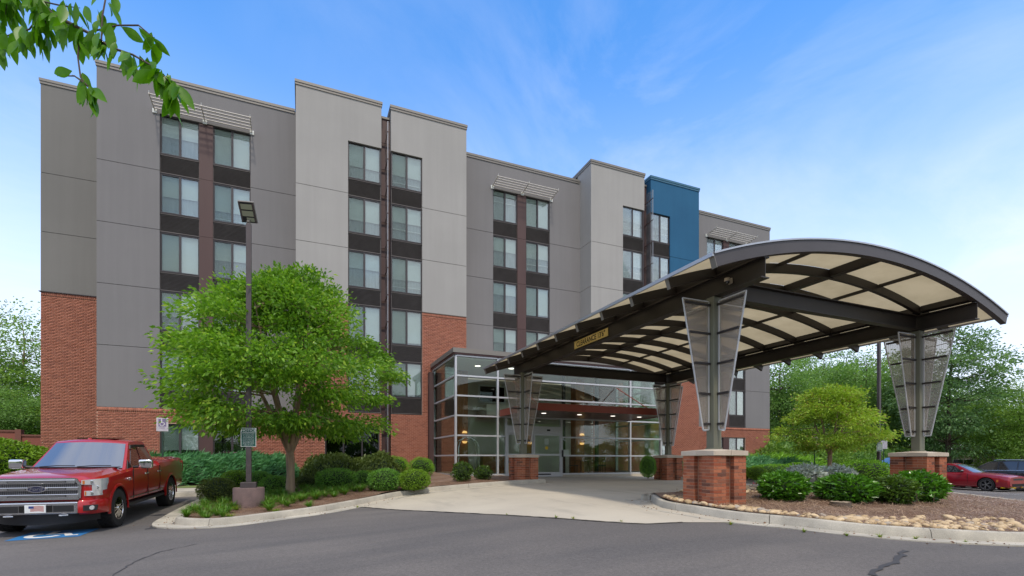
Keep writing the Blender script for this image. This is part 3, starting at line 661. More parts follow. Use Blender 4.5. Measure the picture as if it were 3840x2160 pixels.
# pine straw litter over the beds
def straw(parent, poly, zf, n, matn, x0, x1, y0, y1, keep=None):
    P_ = []
    while len(P_) < n:
        x, y = random.uniform(x0, x1), random.uniform(y0, y1)
        if inpoly(x, y, poly) and (keep is None or keep(x, y)): P_.append((x, y))
    P_ = np.array(P_); Z = zf(P_[:, 0], P_[:, 1]) + RNG.uniform(.0, .04, n); a = RNG.uniform(0, 2 * math.pi, n); L_ = RNG.uniform(.05, .16, n)[:, None]
    d = np.stack([np.cos(a), np.sin(a), RNG.uniform(-.15, .35, n)], 1); s_ = np.stack([-np.sin(a), np.cos(a), np.zeros(n)], 1) * RNG.uniform(.0018, .0045, n)[:, None]
    c_ = np.column_stack([P_, Z]); V = np.stack([c_ - s_, c_ + s_, c_ + d * L_ + s_, c_ + d * L_ - s_], 1).reshape(-1, 3)
    link('pine_straw', np_mesh('pine_straw', V, np.arange(4 * n).reshape(n, 4), matn), parent, kind='stuff')
straw(bedF, FI_POLY, lambda x, y: mls(FIC, x, y), 26000, 'straw', 6.9, 17, 3, 9.2)
straw(bedF, FI_POLY, lambda x, y: mls(FIC, x, y), 6000, 'straw_dark', 8, 17, 7.5, 12)
straw(bedL, BL_POLY, lambda x, y: mls(BLC, x, y), 9000, 'straw_dark', -2.8, 8, 13.5, 18.5)
# tree stump in the island
sx, sy = px2g(3152, 1897, fi_z); st = thing('tree_stump', 'old weathered tree stump cut low in the pine straw', 'stump', (sx, sy, fi_z(sx, sy) - .02))
m_ = MB(); pr = [(1.15, 0), (1.02, .04), (.96, .10)]
ang = [2 * math.pi * k / 22 for k in range(22)]; rr = [.20 * (1 + .25 * mnoise.noise((math.cos(a) * 1.3, math.sin(a) * 1.3, 4))) for a in ang]
vs = [(rr[k] * q * math.cos(a), rr[k] * q * math.sin(a), h + (.03 * mnoise.noise((k * .7, 3, 0)) if h > .05 else 0)) for q, h in pr for k, a in enumerate(ang)]
fs = [(i * 22 + k, i * 22 + (k + 1) % 22, (i + 1) * 22 + (k + 1) % 22, (i + 1) * 22 + k) for i in range(2) for k in range(22)]
m_.add(vs, fs).build('bark', 'bark_dark', st, smooth=60)
m_ = MB(); m_.add([(v[0] * 1.01, v[1] * 1.01, v[2] + .004) for v in vs[44:]], [tuple(range(22))]).build('cut_face', 'stump_wood', st)

# dry leaf bits and grit along the gutters
P_ = []
for path_, n_ in ((BL_KERB[2:12], 130), (FI_KERB[:12], 150)):
    rp = resample([tuple(q) for q in smooth_path(path_, 2)], .05)
    for _ in range(n_):
        i_ = random.randrange(1, len(rp) - 1); t_ = (rp[i_ + 1] - rp[i_ - 1]).normalized(); o_ = -abs(random.gauss(.05, .35)); q = rp[i_] + Vector((-t_.y, t_.x)) * o_; P_.append((q.x, q.y, gz(q.x, q.y) + .022))
P_ = np.array(P_); D_ = RNG.normal(size=(len(P_), 3)); D_[:, 2] *= .1
link('leaf_litter', leaf_mesh('leaf_litter', P_, D_, RNG.uniform(.015, .05, len(P_)), 'straw_dark', .5), asph, kind='stuff')
# ------------------------------------------------------------------ brickwork
BRL, BRC = 0.2, 0.0716
BRICKS = []        # (centre, half x, half z, y front)
def brick_field(x0, x1, z0, z1, y, holes=(), soldier=True, mb=None):
    top = z1 - (.2 if soldier else 0); rows = int((top - z0) / BRC + .5); ch = (top - z0) / rows; j = .011
    for r in range(rows):
        za, zb = z0 + r * ch, z0 + (r + 1) * ch; zm = (za + zb) / 2
        ivs = [(x0, x1)]
        for hx0, hx1, hz0, hz1 in holes:
            if hz0 - .01 < zm < hz1 + .01:
                n = []
                for a, b in ivs:
                    if hx1 <= a or hx0 >= b: n.append((a, b)); continue
                    if hx0 > a: n.append((a, hx0))
                    if hx1 < b: n.append((hx1, b))
                ivs = n
        for a, b in ivs:
            k = math.floor(a / BRL) * BRL - (BRL / 2 if r % 2 else 0)
            while k < b:
                xa, xb = max(k, a), min(k + BRL, b)
                if xb - xa > .03: BRICKS.append((xa + j / 2, xb - j / 2, za + j / 2, zb - j / 2, y))
                k += BRL
    if soldier:
        n = max(1, int((x1 - x0) / BRC)); w_ = (x1 - x0) / n
        for i in range(n):
            xa = x0 + i * w_; xm = xa + w_ / 2
            if any(h[0] < xm < h[1] and h[3] > z1 - .1 for h in holes): continue
            BRICKS.append((xa + j / 2, xa + w_ - j / 2, top + j / 2, z1 - j / 2, y))
def mortar_boxes(mb, x0, x1, z0, z1, y, holes=()):
    xs = sorted({x0, x1} | {h[0] for h in holes} | {h[1] for h in holes}); zs = sorted({z0, z1} | {h[2] for h in holes} | {h[3] for h in holes})
    xs = [x for x in xs if x0 <= x <= x1]; zs = [z for z in zs if z0 <= z <= z1]
    for a, b in zip(xs[:-1], xs[1:]):
        for c_, d in zip(zs[:-1], zs[1:]):
            xm, zm = (a + b) / 2, (c_ + d) / 2
            if any(h[0] < xm < h[1] and h[2] < zm < h[3] for h in holes): continue
            mb.box(a, b, y + .012, y + .30, c_, d)

# ------------------------------------------------------------------ hotel
HO = (11, 27, 0)
hotel = thing('hotel_building', 'six storey hotel of grey stucco and red brick with one blue tower bay', 'hotel', HO)
YA, YB, YT = 29.6, 27.3, 26.0
ROOF, TROOF, BRZ, BRLOW = 18.35, 18.97, 8.66, 3.22
JZ = [3.22, 5.97, 8.69, 11.41, 14.13]
ROWS = [(16.75 - 2.70 * k - 1.82, 16.75 - 2.70 * k) for k in range(5)]
def wall(x0, x1, z0, z1, y, matn, th=.14, cuts=JZ, name='wall_panel'):
    zs = [z0] + [z for z in cuts if z0 + .2 < z < z1 - .2] + [z1]
    for a, b in zip(zs[:-1], zs[1:]):
        m_ = MB(HO); m_.box(x0, x1, y, y + th, a + .011, b - .011); m_.build(name, matn, hotel)
core = MB(HO)
core.box(-11.05, 32.66, 30.6, 45, 0.0, 17.9)                      # rear mass
core.box(-8.25, -.2, YB + .62, 30.7, .0, 17.85); core.box(8.2, 16.2, YB + .62, 30.7, .0, 17.85); core.box(24.4, 32.62, YB + .62, 30.7, 0, 17.85)
core.box(-.2, 8.2, YT + .62, 30.7, 0, 18.4); core.box(16.2, 24.45, YT + .62, 30.7, 0, 18.4)
core.build('wall_core', 'room_dark', hotel)
jm = MB(HO)   # joint backing behind the stucco panels
def jback(x0, x1, z0, z1, y): jm.box(x0 + .004, x1 - .004, y + .035, y + .13, z0, z1)
def coping(x0, x1, y0, y1, z, matn='coping_metal'):
    m_ = MB(HO); m_.box(x0 - .05, x1 + .05, y0 - .06, y1, z - .02, z + .10); m_.box(x0 - .03, x1 + .03, y0 - .035, y1, z - .13, z - .02); m_.build('coping', matn, hotel)

def window(x0, x1, z0, z1, y, fr=.56, bar=False, dark=False, lower='curtain'):
    d = y + .085; fw = .055
    m_ = MB(HO); xm = (x0 + x1) / 2
    m_.box(x0, x1, d, d + .09, z1 - fw, z1); m_.box(x0 - .01, x1 + .01, d - .05, d + .09, z0, z0 + fw * .8)
    m_.box(x0, x0 + fw, d, d + .09, z0 + fw * .8, z1 - fw); m_.box(x1 - fw, x1, d, d + .09, z0 + fw * .8, z1 - fw); m_.box(xm - .045, xm + .045, d, d + .09, z0 + fw * .8, z1 - fw)
    wn = m_.build('window', 'window_frame', hotel)
    for i, (a, b) in enumerate(((x0 + fw, xm - .045), (xm + .045, x1 - fw))):
        g = MB(HO); g.box(a, b, d + .040 - .012 * i, d + .046 - .012 * i, z0 + fw * .8, z1 - fw); g.build('pane', 'dark_glass' if dark else 'window_glass', wn)
        if dark: continue
        zb = z1 - fw - (z1 - z0 - 2 * fw) * fr * (1 if i == 0 else random.uniform(.96, 1.03))
        bl = MB(HO); bl.box(a - .01, b + .01, d + .13, d + .14, zb, z1 - .03); bl.build('blind', 'blind', wn)
        if fr < .97:
            cu = MB(HO); nseg = 9
            for k in range(nseg):
                xa, xb = a - .02 + (b - a + .04) * k / nseg, a - .02 + (b - a + .04) * (k + 1) / nseg; o0, o1 = (.195, .200) if k % 2 else (.200, .195)
                cu.add([(xa, d + o0, z0), (xb, d + o1, z0), (xb, d + o1, zb + .1), (xa, d + o0, zb + .1)], [(0, 1, 2, 3)])
            if lower: cu.build('curtain', lower, wn)
        if bar:
            zz = zb - .22 * (z1 - z0); br = MB(HO); br.box(a, b, d + .12, d + .15, zz, zz + .045); br.build('rail', 'white_bar', wn)
    if not dark:
        s_ = MB(HO); s_.box(x0 + fw, xm - .045, d + .012, d + .014, z0 + fw * .8, z1 - fw); s_.build('insect_screen', 'screen', wn)
    return wn
def vent(x0, x1, z0, z1, y):
    m_ = MB(HO); d = y + .07; m_.box(x0, x1, d + .03, d + .06, z0, z1); m_.box(x0, x1, d - .02, d + .03, z1 - .045, z1); m_.box(x0, x1, d - .01, d + .03, z0, z0 + .04)
    v_ = m_.build('vent_panel', 'vent_metal', hotel)
    s_ = MB(HO); n = 12; xa, xb = x0 + .03, x1 - .03
    for k in range(n):
        z = z0 + .07 + (z1 - z0 - .15) * k / n; s_.add([(xa, d + .03, z), (xb, d + .03, z), (xb, d - .005, z + .03), (xa, d - .005, z + .03), (xa, d + .03, z + .04), (xb, d + .03, z + .04)], [(0, 1, 2, 3), (3, 2, 5, 4)])
    s_.build('louvre_blades', 'vent_metal', v_)
def strip_col(x0, x1, y, rows=ROWS, zlow=3.25, seed=0):
    r_ = random.Random(seed)
    for k, (a, b) in enumerate(rows):
        fr = r_.choice((.12, .38, .45, .5, .52, .55, .58, .62, .70, .96)); window(x0, x1, a, b, y, fr, r_.random() < .5 and fr < .9, lower=r_.choice(('curtain', 'curtain', 'curtain', 'curtain_pale')))
        zl = rows[k + 1][1] if k + 1 < len(rows) else zlow
        vent(x0, x1, zl + .01, a - .01, y)
    m_ = MB(HO); m_.box(x0, x1, y + .40, y + .41, zlow, rows[0][1]); m_.build('room_back', 'room_dark', hotel)
def sunshade(x0, x1, y, z):
    m_ = MB(HO)
    for k in range(5): m_.tube([(x0, y - .12 - .19 * k, z + .03 * k), (x1, y - .12 - .19 * k, z + .03 * k)], .028, 6)
    sh = m_.build('sunshade', 'shade_alu', hotel, smooth=50)
    for x in (x0 + .02, (x0 + x1) / 2, x1 - .02):
        m_ = MB(HO); m_.bar((x, y, z - .05), (x, y - .98, z + .10), .03, .075); m_.build('bracket_arm', 'shade_alu', sh)
        m_ = MB(HO); m_.box(x - .09, x + .09, y - .05, y, z - .17, z + .02); m_.build('bracket_plate', 'white_bar', sh)
        m_ = MB(HO); m_.tube([(x, y - .97, z + .1), (x, y - 1.0, z + .19)], .014, 5); m_.build('finial', 'white_bar', sh)
mort = MB(HO)
def bricks(x0, x1, z0, z1, y, holes=(), soldier=True): brick_field(x0, x1, z0, z1, y, holes, soldier); mortar_boxes(mort, x0, x1, z0, z1, y, holes)

# end bay A
wall(-11.1, -8.2, BRZ, ROOF, YA, 'stucco_end', cuts=[11.41, 14.13]); jback(-11.1, -8.2, BRZ, ROOF - .1, YA); bricks(-11.1, -8.2, 0, BRZ - .03, YA)
m_ = MB(HO); m_.box(-11.16, -8.2, YA - .045, YA + .1, BRZ - .028, BRZ + .005); m_.build('drip_edge', 'window_frame', hotel); coping(-11.1, -8.3, YA, YA + .5, ROOF)
# recessed bay B
BX = (-8.33, -6.01, -4.46, -3.90, -2.31, -.28)
for a, b in ((BX[0], BX[1]), (BX[4], BX[5])): wall(a, b, BRLOW, 16.75, YB, 'stucco_dark'); jback(a, b, BRLOW, 16.75, YB)
wall(BX[0], BX[5], 16.75 - .022, ROOF, YB, 'stucco_dark'); jback(BX[0], BX[5], 16.75, ROOF - .1, YB); coping(BX[0], BX[5] - .1, YB, YB + .5, ROOF)
m_ = MB(HO); m_.box(BX[0], BX[0] + .14, YB + .14, YA + .1, BRLOW, ROOF - .02); m_.build('return_wall', 'stucco_dark', hotel)
strip_col(BX[1], BX[2], YB, seed=3); strip_col(BX[3], BX[4], YB, seed=5)
def pilaster(x0, x1, y, z0, z1, dep=.03):
    zs = [z0] + [z for z in (3.3, 6.0, 8.7, 11.4, 14.1) if z0 < z < z1 - .3] + [z1]
    for a, b in zip(zs[:-1], zs[1:]): m_ = MB(HO); m_.box(x0, x1, y + dep, y + .4, a + .006, b - .006); m_.build('pilaster_panel', 'pilaster_brown', hotel)
pilaster(BX[2], BX[3], YB, 0, 16.72); sunshade(BX[1] - .2, BX[4] + .08, YB, 16.86)
hB = [(BX[1], BX[4], .55, 2.55)]
bricks(BX[0], BX[5], 0, BRLOW, YB, hB); window(BX[1], BX[2], .55, 2.55, YB, .62, True, lower=None); window(BX[3], BX[4], .55, 2.55, YB, .16, False, lower=None)
# towers
def tower(X, mw, side=False, blue=False, ground=None, seed=0):
    x0, w0, w1, r1_, r2_, w2, w3, x1 = X
    m2 = 'stucco_blue' if blue else mw
    for a, b, mm in ((x0, w0, mw), (w3, x1, m2)): wall(a, b, BRZ, 16.75, YT, mm, cuts=JZ); jback(a, b, BRZ, 16.75, YT)
    wall(x0, r1_, 16.728, TROOF, YT, mw); wall(r2_, x1, 16.728, TROOF, YT, m2); jback(x0, r1_, 16.75, TROOF - .1, YT); jback(r2_, x1, 16.75, TROOF - .1, YT)
    coping(x0, r1_, YT, YT + 4.2, TROOF); coping(r2_, x1, YT, YT + 4.2, TROOF, 'coping_blue' if blue else 'coping_metal')
    strip_col(w0, w1, YT, seed=seed); strip_col(w2, w3, YT, seed=seed + 1)
    pilaster(r1_, r2_, YT + .42, 0, 18.55)
    m_ = MB(HO); m_.box(r1_, r2_, YT + .40, YT + 1.2, 18.55, 18.66); m_.build('reveal_cap', 'coping_metal', hotel)
    for xa, xb, mm in ((r1_ - .13, r1_, mw), (r2_, r2_ + .13, m2)): m_ = MB(HO); m_.box(xa + .001, xb - .001, YT + .142, YT + 1.4, 16.76, TROOF - .14); m_.build('reveal_return', mm, hotel)
    for xa, xb in ((w1, r1_), (r2_, w2)):
        m_ = MB(HO); m_.box(xa, xb, YT + .06, YT + .5, 0, 16.74); m_.build('reveal_jamb', 'window_frame', hotel)
    for xa in (x0, x1 - .14):
        for za, zb in zip([BRZ] + JZ[3:] , JZ[3:] + [TROOF]):
            m_ = MB(HO); m_.box(xa + .002, xa + .138, YT + .142, YB + .3, za + .012, zb - .012 - (.13 if zb == TROOF else 0)); m_.build('return_wall', mw if xa == x0 else m2, hotel)
        m_ = MB(HO); m_.box(xa + .03, xa + .11, YT + .15, YB + .3, 0, TROOF - .15); m_.build('return_core', 'mortar', hotel)
    # woven metal blade standing out of the reveal
    xm = (r1_ + r2_) / 2
    m_ = MB(HO); n = 46; zz = [0.3 + 17.55 * k / n for k in range(n + 1)]
    vs = []; 
    for k, z in enumerate(zz): vs += [(xm + (.02 if k % 2 else -.02), YT - .52, z), (xm + (.02 if k % 2 else -.02), YT + .30, z)]
    m_.add(vs, [(2 * k, 2 * k + 1, 2 * k + 3, 2 * k + 2) for k in range(n)])
    bl = m_.build('mesh_blade', 'mesh_screen', hotel)
    for k in range(13):
        z = .95 + 1.36 * k; m_ = MB(HO); m_.bar((xm, YT + .42, z), (xm, YT - .55, z + .05), .03, .04); m_.box(xm - .2, xm + .2, YT + .33, YT + .37, z - .03, z + .03); m_.build('blade_bracket', 'pilaster_brown', bl)
    m_ = MB(HO); m_.bar((xm, YT - .52, .3), (xm, YT - .52, 17.85), .022, .022, up=(0, 1, 0)); m_.build('edge_rail', 'galvanised', bl)
    for a, b in ((x0, w0), (w3, x1)): bricks(a, b, BRLOW, BRZ - .03, YT)
    m_ = MB(HO); m_.box(x0, w0, YT - .03, YT + .1, BRZ - .028, BRZ + .004); m_.box(w3, x1, YT - .03, YT + .1, BRZ - .028, BRZ + .004); m_.build('drip_edge', 'coping_metal', hotel)
T1 = (-.28, 2.10, 3.69, 3.72, 4.20, 4.22, 5.82, 8.24); T2 = (16.12, 18.43, 20.0, 20.06, 20.56, 20.62, 22.11, 24.53)
tower(T1, 'stucco_light', seed=11); tower(T2, 'stucco_light', blue=True, seed=21)
h1 = [(1.02, 3.64, 0, 2.56)]
bricks(T1[0], 3.72, 0, BRLOW, YT, h1, False); bricks(4.20, T1[7], 0, BRLOW, YT, (), False)
gw = [(1.02, 1.88), (1.88, 2.77), (2.77, 3.64)]
m_ = MB(HO)
for x in (1.02, 1.86, 2.75, 3.57): m_.box(x, x + .07, YT + .10, YT + .2, 0.1, 2.56)
m_.box(1.09, 3.57, YT + .10, YT + .2, 2.49, 2.56); m_.box(1.09, 3.57, YT + .101, YT + .199, .60, .66)
sf = m_.build('storefront_window', 'window_frame', hotel)
for a, b in gw: g = MB(HO); g.box(a + .07, b - .02, YT + .14, YT + .146, .1, 2.49); g.build('pane', 'dark_glass', sf)
g = MB(HO); g.box(2.2, 3.4, YT + .5, YT + .56, .55, .95); g.build('yellow_panel', 'sign_yellow', sf)
bricks(T2[0], T2[3], 0, BRLOW, YT, (), False); bricks(T2[4], T2[7], 0, BRLOW, YT, [(20.8, 22.1, .5, 2.5)], False); window(20.8, 22.1, .5, 2.5, YT, .5)
# recessed bay C
CX = (8.24, 10.28, 11.84, 12.40, 13.99, 16.12)
for a, b in ((CX[0], CX[1]), (CX[4], CX[5])): wall(a, b, 5.97, 16.75, YB, 'stucco_dark'); jback(a, b, 5.0, 16.75, YB)
wall(CX[0], CX[5], 16.728, ROOF, YB, 'stucco_dark'); jback(CX[0], CX[5], 16.75, ROOF - .1, YB); coping(CX[0] + .1, CX[5] - .1, YB, YB + .5, ROOF)
strip_col(CX[1], CX[2], YB, ROWS[:4], 5.97, 31); strip_col(CX[3], CX[4], YB, ROWS[:4], 5.97, 33); pilaster(CX[2], CX[3], YB, 5.97, 16.72); sunshade(CX[1] - .08, CX[4] + .1, YB, 16.86)
# end bay D
DX = (24.53, 26.50, 28.06, 28.62, 30.19, 32.66)
for a, b in ((DX[0], DX[1]), (DX[4], DX[5])): wall(a, b, BRLOW, 16.75, YB, 'stucco_dark'); jback(a, b, BRLOW, 16.75, YB)
wall(DX[0], DX[5], 16.728, ROOF, YB, 'stucco_dark'); jback(DX[0], DX[5], 16.75, ROOF - .1, YB); coping(DX[0] + .1, DX[5], YB, YB + 4, ROOF)
strip_col(DX[1], DX[2], YB, seed=41); strip_col(DX[3], DX[4], YB, seed=43); pilaster(DX[2], DX[3], YB, 0, 16.72); sunshade(DX[1] - .1, DX[4] + .1, YB, 16.86)
bricks(DX[0], DX[5], -.2, BRLOW, YB, [(DX[1], DX[4], .4, 2.5)]); window(DX[1], DX[2], .4, 2.5, YB, .9); window(DX[3], DX[4], .4, 2.5, YB, .9)
m_ = MB(HO); m_.box(DX[5] - .1, DX[5] - .02, YB + .15, 45, 0, ROOF - .15); m_.build('end_wall', 'stucco_dark', hotel)
m_ = MB(HO); m_.box(-11.08, -11.0, YA + .15, 45, 0, ROOF - .15); m_.build('end_wall', 'stucco_end', hotel)
m_ = MB(HO); m_.box(-11.0, 32.6, 31, 45, 17.9, 18.0); m_.build('roof', 'coping_metal', hotel)
jm.build('joint_backing', 'joint', hotel); mort.build('mortar', 'mortar', hotel, kind='stuff')
# bricks: the ones that show largest as parts, the rest joined
def bkey(b):
    xm = (b[0] + b[1]) / 2; vis = 4.25 < xm < 6.3 and b[4] == YT and .9 < b[2] < 3.3
    return (0 if vis else 1, math.hypot(xm, b[4]))
BRICKS.sort(key=bkey); unit = {}
def brick_me(w_, h_):
    k = (round(w_, 3), round(h_, 3))
    if k not in unit: m_ = MB(); m_.box(-w_ / 2, w_ / 2, 0, .1, -h_ / 2, h_ / 2); unit[k] = m_.mesh('brick', 'brick')
    return unit[k]
for b in BRICKS[:300]: link('brick', brick_me(b[1] - b[0], b[3] - b[2]), hotel, ((b[0] + b[1]) / 2 - HO[0], b[4] - HO[1], (b[2] + b[3]) / 2 - HO[2]))
V = []; F = []
for i, (a, b, c_, d, y) in enumerate(BRICKS[300:]):
    y0, y1 = y - HO[1] + random.uniform(-.0015, .0015), y - HO[1] + .05; a -= HO[0]; b -= HO[0]; k = 8 * i
    V += [(a, y0, c_), (b, y0, c_), (b, y0, d), (a, y0, d), (a, y1, c_), (b, y1, c_), (b, y1, d), (a, y1, d)]
    F += [(k, k + 1, k + 2, k + 3), (k + 1, k + 5, k + 6, k + 2), (k + 3, k + 2, k + 6, k + 7), (k + 4, k, k + 3, k + 7), (k + 4, k + 5, k + 1, k)]
link('brickwork', np_mesh('brickwork', np.array(V), np.array(F), 'brick'), hotel, kind='stuff')
# ------------------------------------------------------------------ brick piers
PX, PY = (7.87, 14.84), (7.92, 17.58)
CH = 0.0677; PZ0 = -0.0525; NC = 15; PTOP = PZ0 + NC * CH
punit = {}
def pbrick(wx, wy):
    k = (round(wx, 3), round(wy, 3))
    if k not in punit:
        m_ = MB(); h = CH - .011; m_.box(-wx / 2, wx / 2, -wy / 2, wy / 2, 0, h); punit[k] = m_.mesh('brick', 'pier_brick')
    return punit[k]
def pier(x, y, label):
    t_ = thing('brick_pier', label, 'pier', (x, y, 0), group='brick piers carrying the canopy columns')
    S, Pw, D = .428, .32, .097; j = .010
    m_ = MB()
    for sx_ in (-1, 1):
        for sy_ in (-1, 1):
            a, b = sorted((sx_ * (S - .007), sx_ * (S - Pw + .007))); c_, d = sorted((sy_ * (S - .007), sy_ * (S - Pw + .007))); m_.box(a, b, c_, d, PZ0 - .1, PTOP)
    m_.box(-.308, .308, -.308, .308, PZ0 - .1, PTOP - .003); m_.build('mortar', 'pier_mortar', t_)
    for r in range(NC):
        z = PZ0 + r * CH + .005
        for sx_ in (-1, 1):
            for sy_ in (-1, 1):
                sw = (r % 2 == 0) ^ (sx_ * sy_ > 0)
                def put(u0, u1, v0, v1):      # u from the corner along the first axis, v along the other
                    if sw: u0, u1, v0, v1 = v0, v1, u0, u1
                    xa, xb = sx_ * (S - u0), sx_ * (S - u1); ya, yb = sy_ * (S - v0), sy_ * (S - v1); e = random.uniform(-.0015, .0015)
                    link('brick', pbrick(abs(xb - xa), abs(yb - ya)), t_, ((xa + xb) / 2 + e, (ya + yb) / 2 + e, z))
                put(0, .2, 0, D); put(.2 + j, Pw, 0, D); put(0, D, D + j, Pw)
        for ax, sg in (('x', -1), ('x', 1), ('y', -1), ('y', 1)):
            o = (.108 * 2 - j); c_ = sg * (.308 - .03)
            link('brick', pbrick(o, .07) if ax == 'y' else pbrick(.07, o), t_, (0, c_, z) if ax == 'y' else (c_, 0, z))
    Cs = .46
    for sx_ in (-1, 1):
        for sy_ in (-1, 1):
            m_ = MB(); g = .004
            def q(u, v, z): return (sx_ * u, sy_ * v, z)
            pts = [(g, g), (Cs, g), (Cs, Cs), (g, Cs)]
            bot = [q(u, v, PTOP + .006) for u, v in pts]; top = [q(g, g, PTOP + .15), q(Cs, g, PTOP + .115), q(Cs, Cs, PTOP + .10), q(g, Cs, PTOP + .115)]
            m_.hexa(bot, top).build('cap_stone', 'cap_stone', t_, bevel=.006)
    return t_
pier(PX[0], PY[0], 'stout brick pier with pale cap standing among stones at the island tip')
pier(PX[1], PY[0], 'stout brick pier with pale cap behind glossy green laurels in the island')
pier(PX[0], PY[1], 'brick pier with pale cap in front of the sliding entrance doors')
pier(PX[1], PY[1], 'brick pier with pale cap beside the lobby glass and brick tower')
CT = PTOP + .152
# ------------------------------------------------------------------ porte-cochere
KO = (11.36, 12.6, 0)
can = thing('entrance_canopy', 'dark steel vaulted drive-through canopy with cream translucent roof and tapered glass fins', 'canopy', KO)
XC, RA = 11.355, 13.6; XL, XR = 6.6, 16.11; YF, YR = 6.7, 18.5; NR = 11
def zr(x): return 5.34 - (RA - math.sqrt(RA * RA - (x - XC) ** 2))
def ibeam(name, a, b, z0, z1, axis, c_, wd=.20, tf=.022, tw=.014):
    m_ = MB(KO)
    for u0, u1, za, zb in ((-wd / 2, wd / 2, z1 - tf, z1), (-wd / 2, wd / 2, z0, z0 + tf), (-tw / 2, tw / 2, z0 + tf, z1 - tf)):
        if axis == 'y': m_.box(c_ + u0, c_ + u1, a, b, za, zb)
        else: m_.box(a, b, c_ + u0, c_ + u1, za, zb)
    return m_.build(name, 'bronze_steel', can)
for x in PX: ibeam('main_beam', YF - .03, YR, 4.24, 4.64, 'y', x)
for y in PY: ibeam('cross_beam', PX[0] + .102, PX[1] - .102, 4.255, 4.625, 'x', y, .18)
NX = 40
def arch(name, y0, y1, top, dep, matn, x0=XL, x1=XR):
    m_ = MB(KO); vs = []; fs = []
    for i in range(NX + 1):
        x = x0 + (x1 - x0) * i / NX; z = zr(x)
        sl = (x - XC) / RA; nx_, nz = sl, math.sqrt(1 - sl * sl)
        for y, o in ((y0, top), (y1, top), (y1, top + dep), (y0, top + dep)): vs.append((x - nx_ * o, y, z - nz * o))
    for i in range(NX):
        for k in range(4): fs.append((4 * i + k, 4 * i + (k + 1) % 4, 4 * i + 4 + (k + 1) % 4, 4 * i + 4 + k))
    fs += [(0, 1, 2, 3), (4 * NX + 3, 4 * NX + 2, 4 * NX + 1, 4 * NX)]
    return m_.add(vs, fs).build(name, matn, can, smooth=30)
RY = [YF + 1.18 * k for k in range(NR)]
arch('fascia_arch', YF - .06, YF + .06, .012, .225, 'canopy_fascia'); arch('fascia_arch', YR - .05, YR + .05, .012, .225, 'canopy_fascia')
for y in RY[1:-1]:
    rb = arch('roof_rib', y - .045, y + .045, .036, .19, 'bronze_steel')
for y in RY:
    for x, sg in ((XL, -1), (XR, 1)):
        sl = (x - XC) / RA; m_ = MB(KO); hw = .06 if y in (RY[0], RY[-1]) else .046
        m_.bar((x + sg * .004 - sl * .03, y, zr(x) - .03), (x + sg * .004 - sl * .232, y, zr(x) - .235), 2 * hw, .012, up=(1, 0, 0)); m_.build('rib_end_plate', 'coping_metal', can)
PUR = [(7.87, .14, .15), (9.62, .05, .07), (XC, .17, .17), (13.09, .05, .07), (14.84, .14, .15)]
for x, wd, dp in PUR:
    for ya, yb in zip(RY[:-1], RY[1:]):
        m_ = MB(KO); sl = (x - XC) / RA
        m_.bar((x - sl * (.04 + dp / 2), ya + .062, zr(x) - .04 - dp / 2), (x - sl * (.04 + dp / 2), yb - .062, zr(x) - .04 - dp / 2), wd, dp, up=(sl, 0, 1)); m_.build('purlin', 'bronze_steel', can)
cut = [XL, 7.87, XC, 14.84, XR]
for ya, yb in zip(RY[:-1], RY[1:]):
    for xa, xb in zip(cut[:-1], cut[1:]):
        m_ = MB(KO); n = 8; vs = []; fs = []
        for i in range(n + 1):
            x = xa + .004 + (xb - xa - .008) * i / n; z = zr(x)
            vs += [(x, ya + .003, z - .01), (x, yb - .003, z - .01)]
        for i in range(n): fs.append((2 * i, 2 * i + 1, 2 * i + 3, 2 * i + 2))
        m_.add(vs, fs).build('roof_panel', 'canopy_skin', can, smooth=30)
for x, sg in ((XL, -1), (XR, 1)):
    m_ = MB(KO); m_.box(min(x, x + sg * .035), max(x, x + sg * .035), YF - .06, YR + .05, zr(x) - .055, zr(x) + .012); m_.build('eave_trim', 'galvanised', can)
arch('edge_trim', YF - .085, YF - .062, -.015, .03, 'galvanised')
STZ = (1.62, 2.24, 2.86, 3.48, 4.07)
def finr(z): return .29 + (z - 1.5) / (4.13 - 1.5) * .53
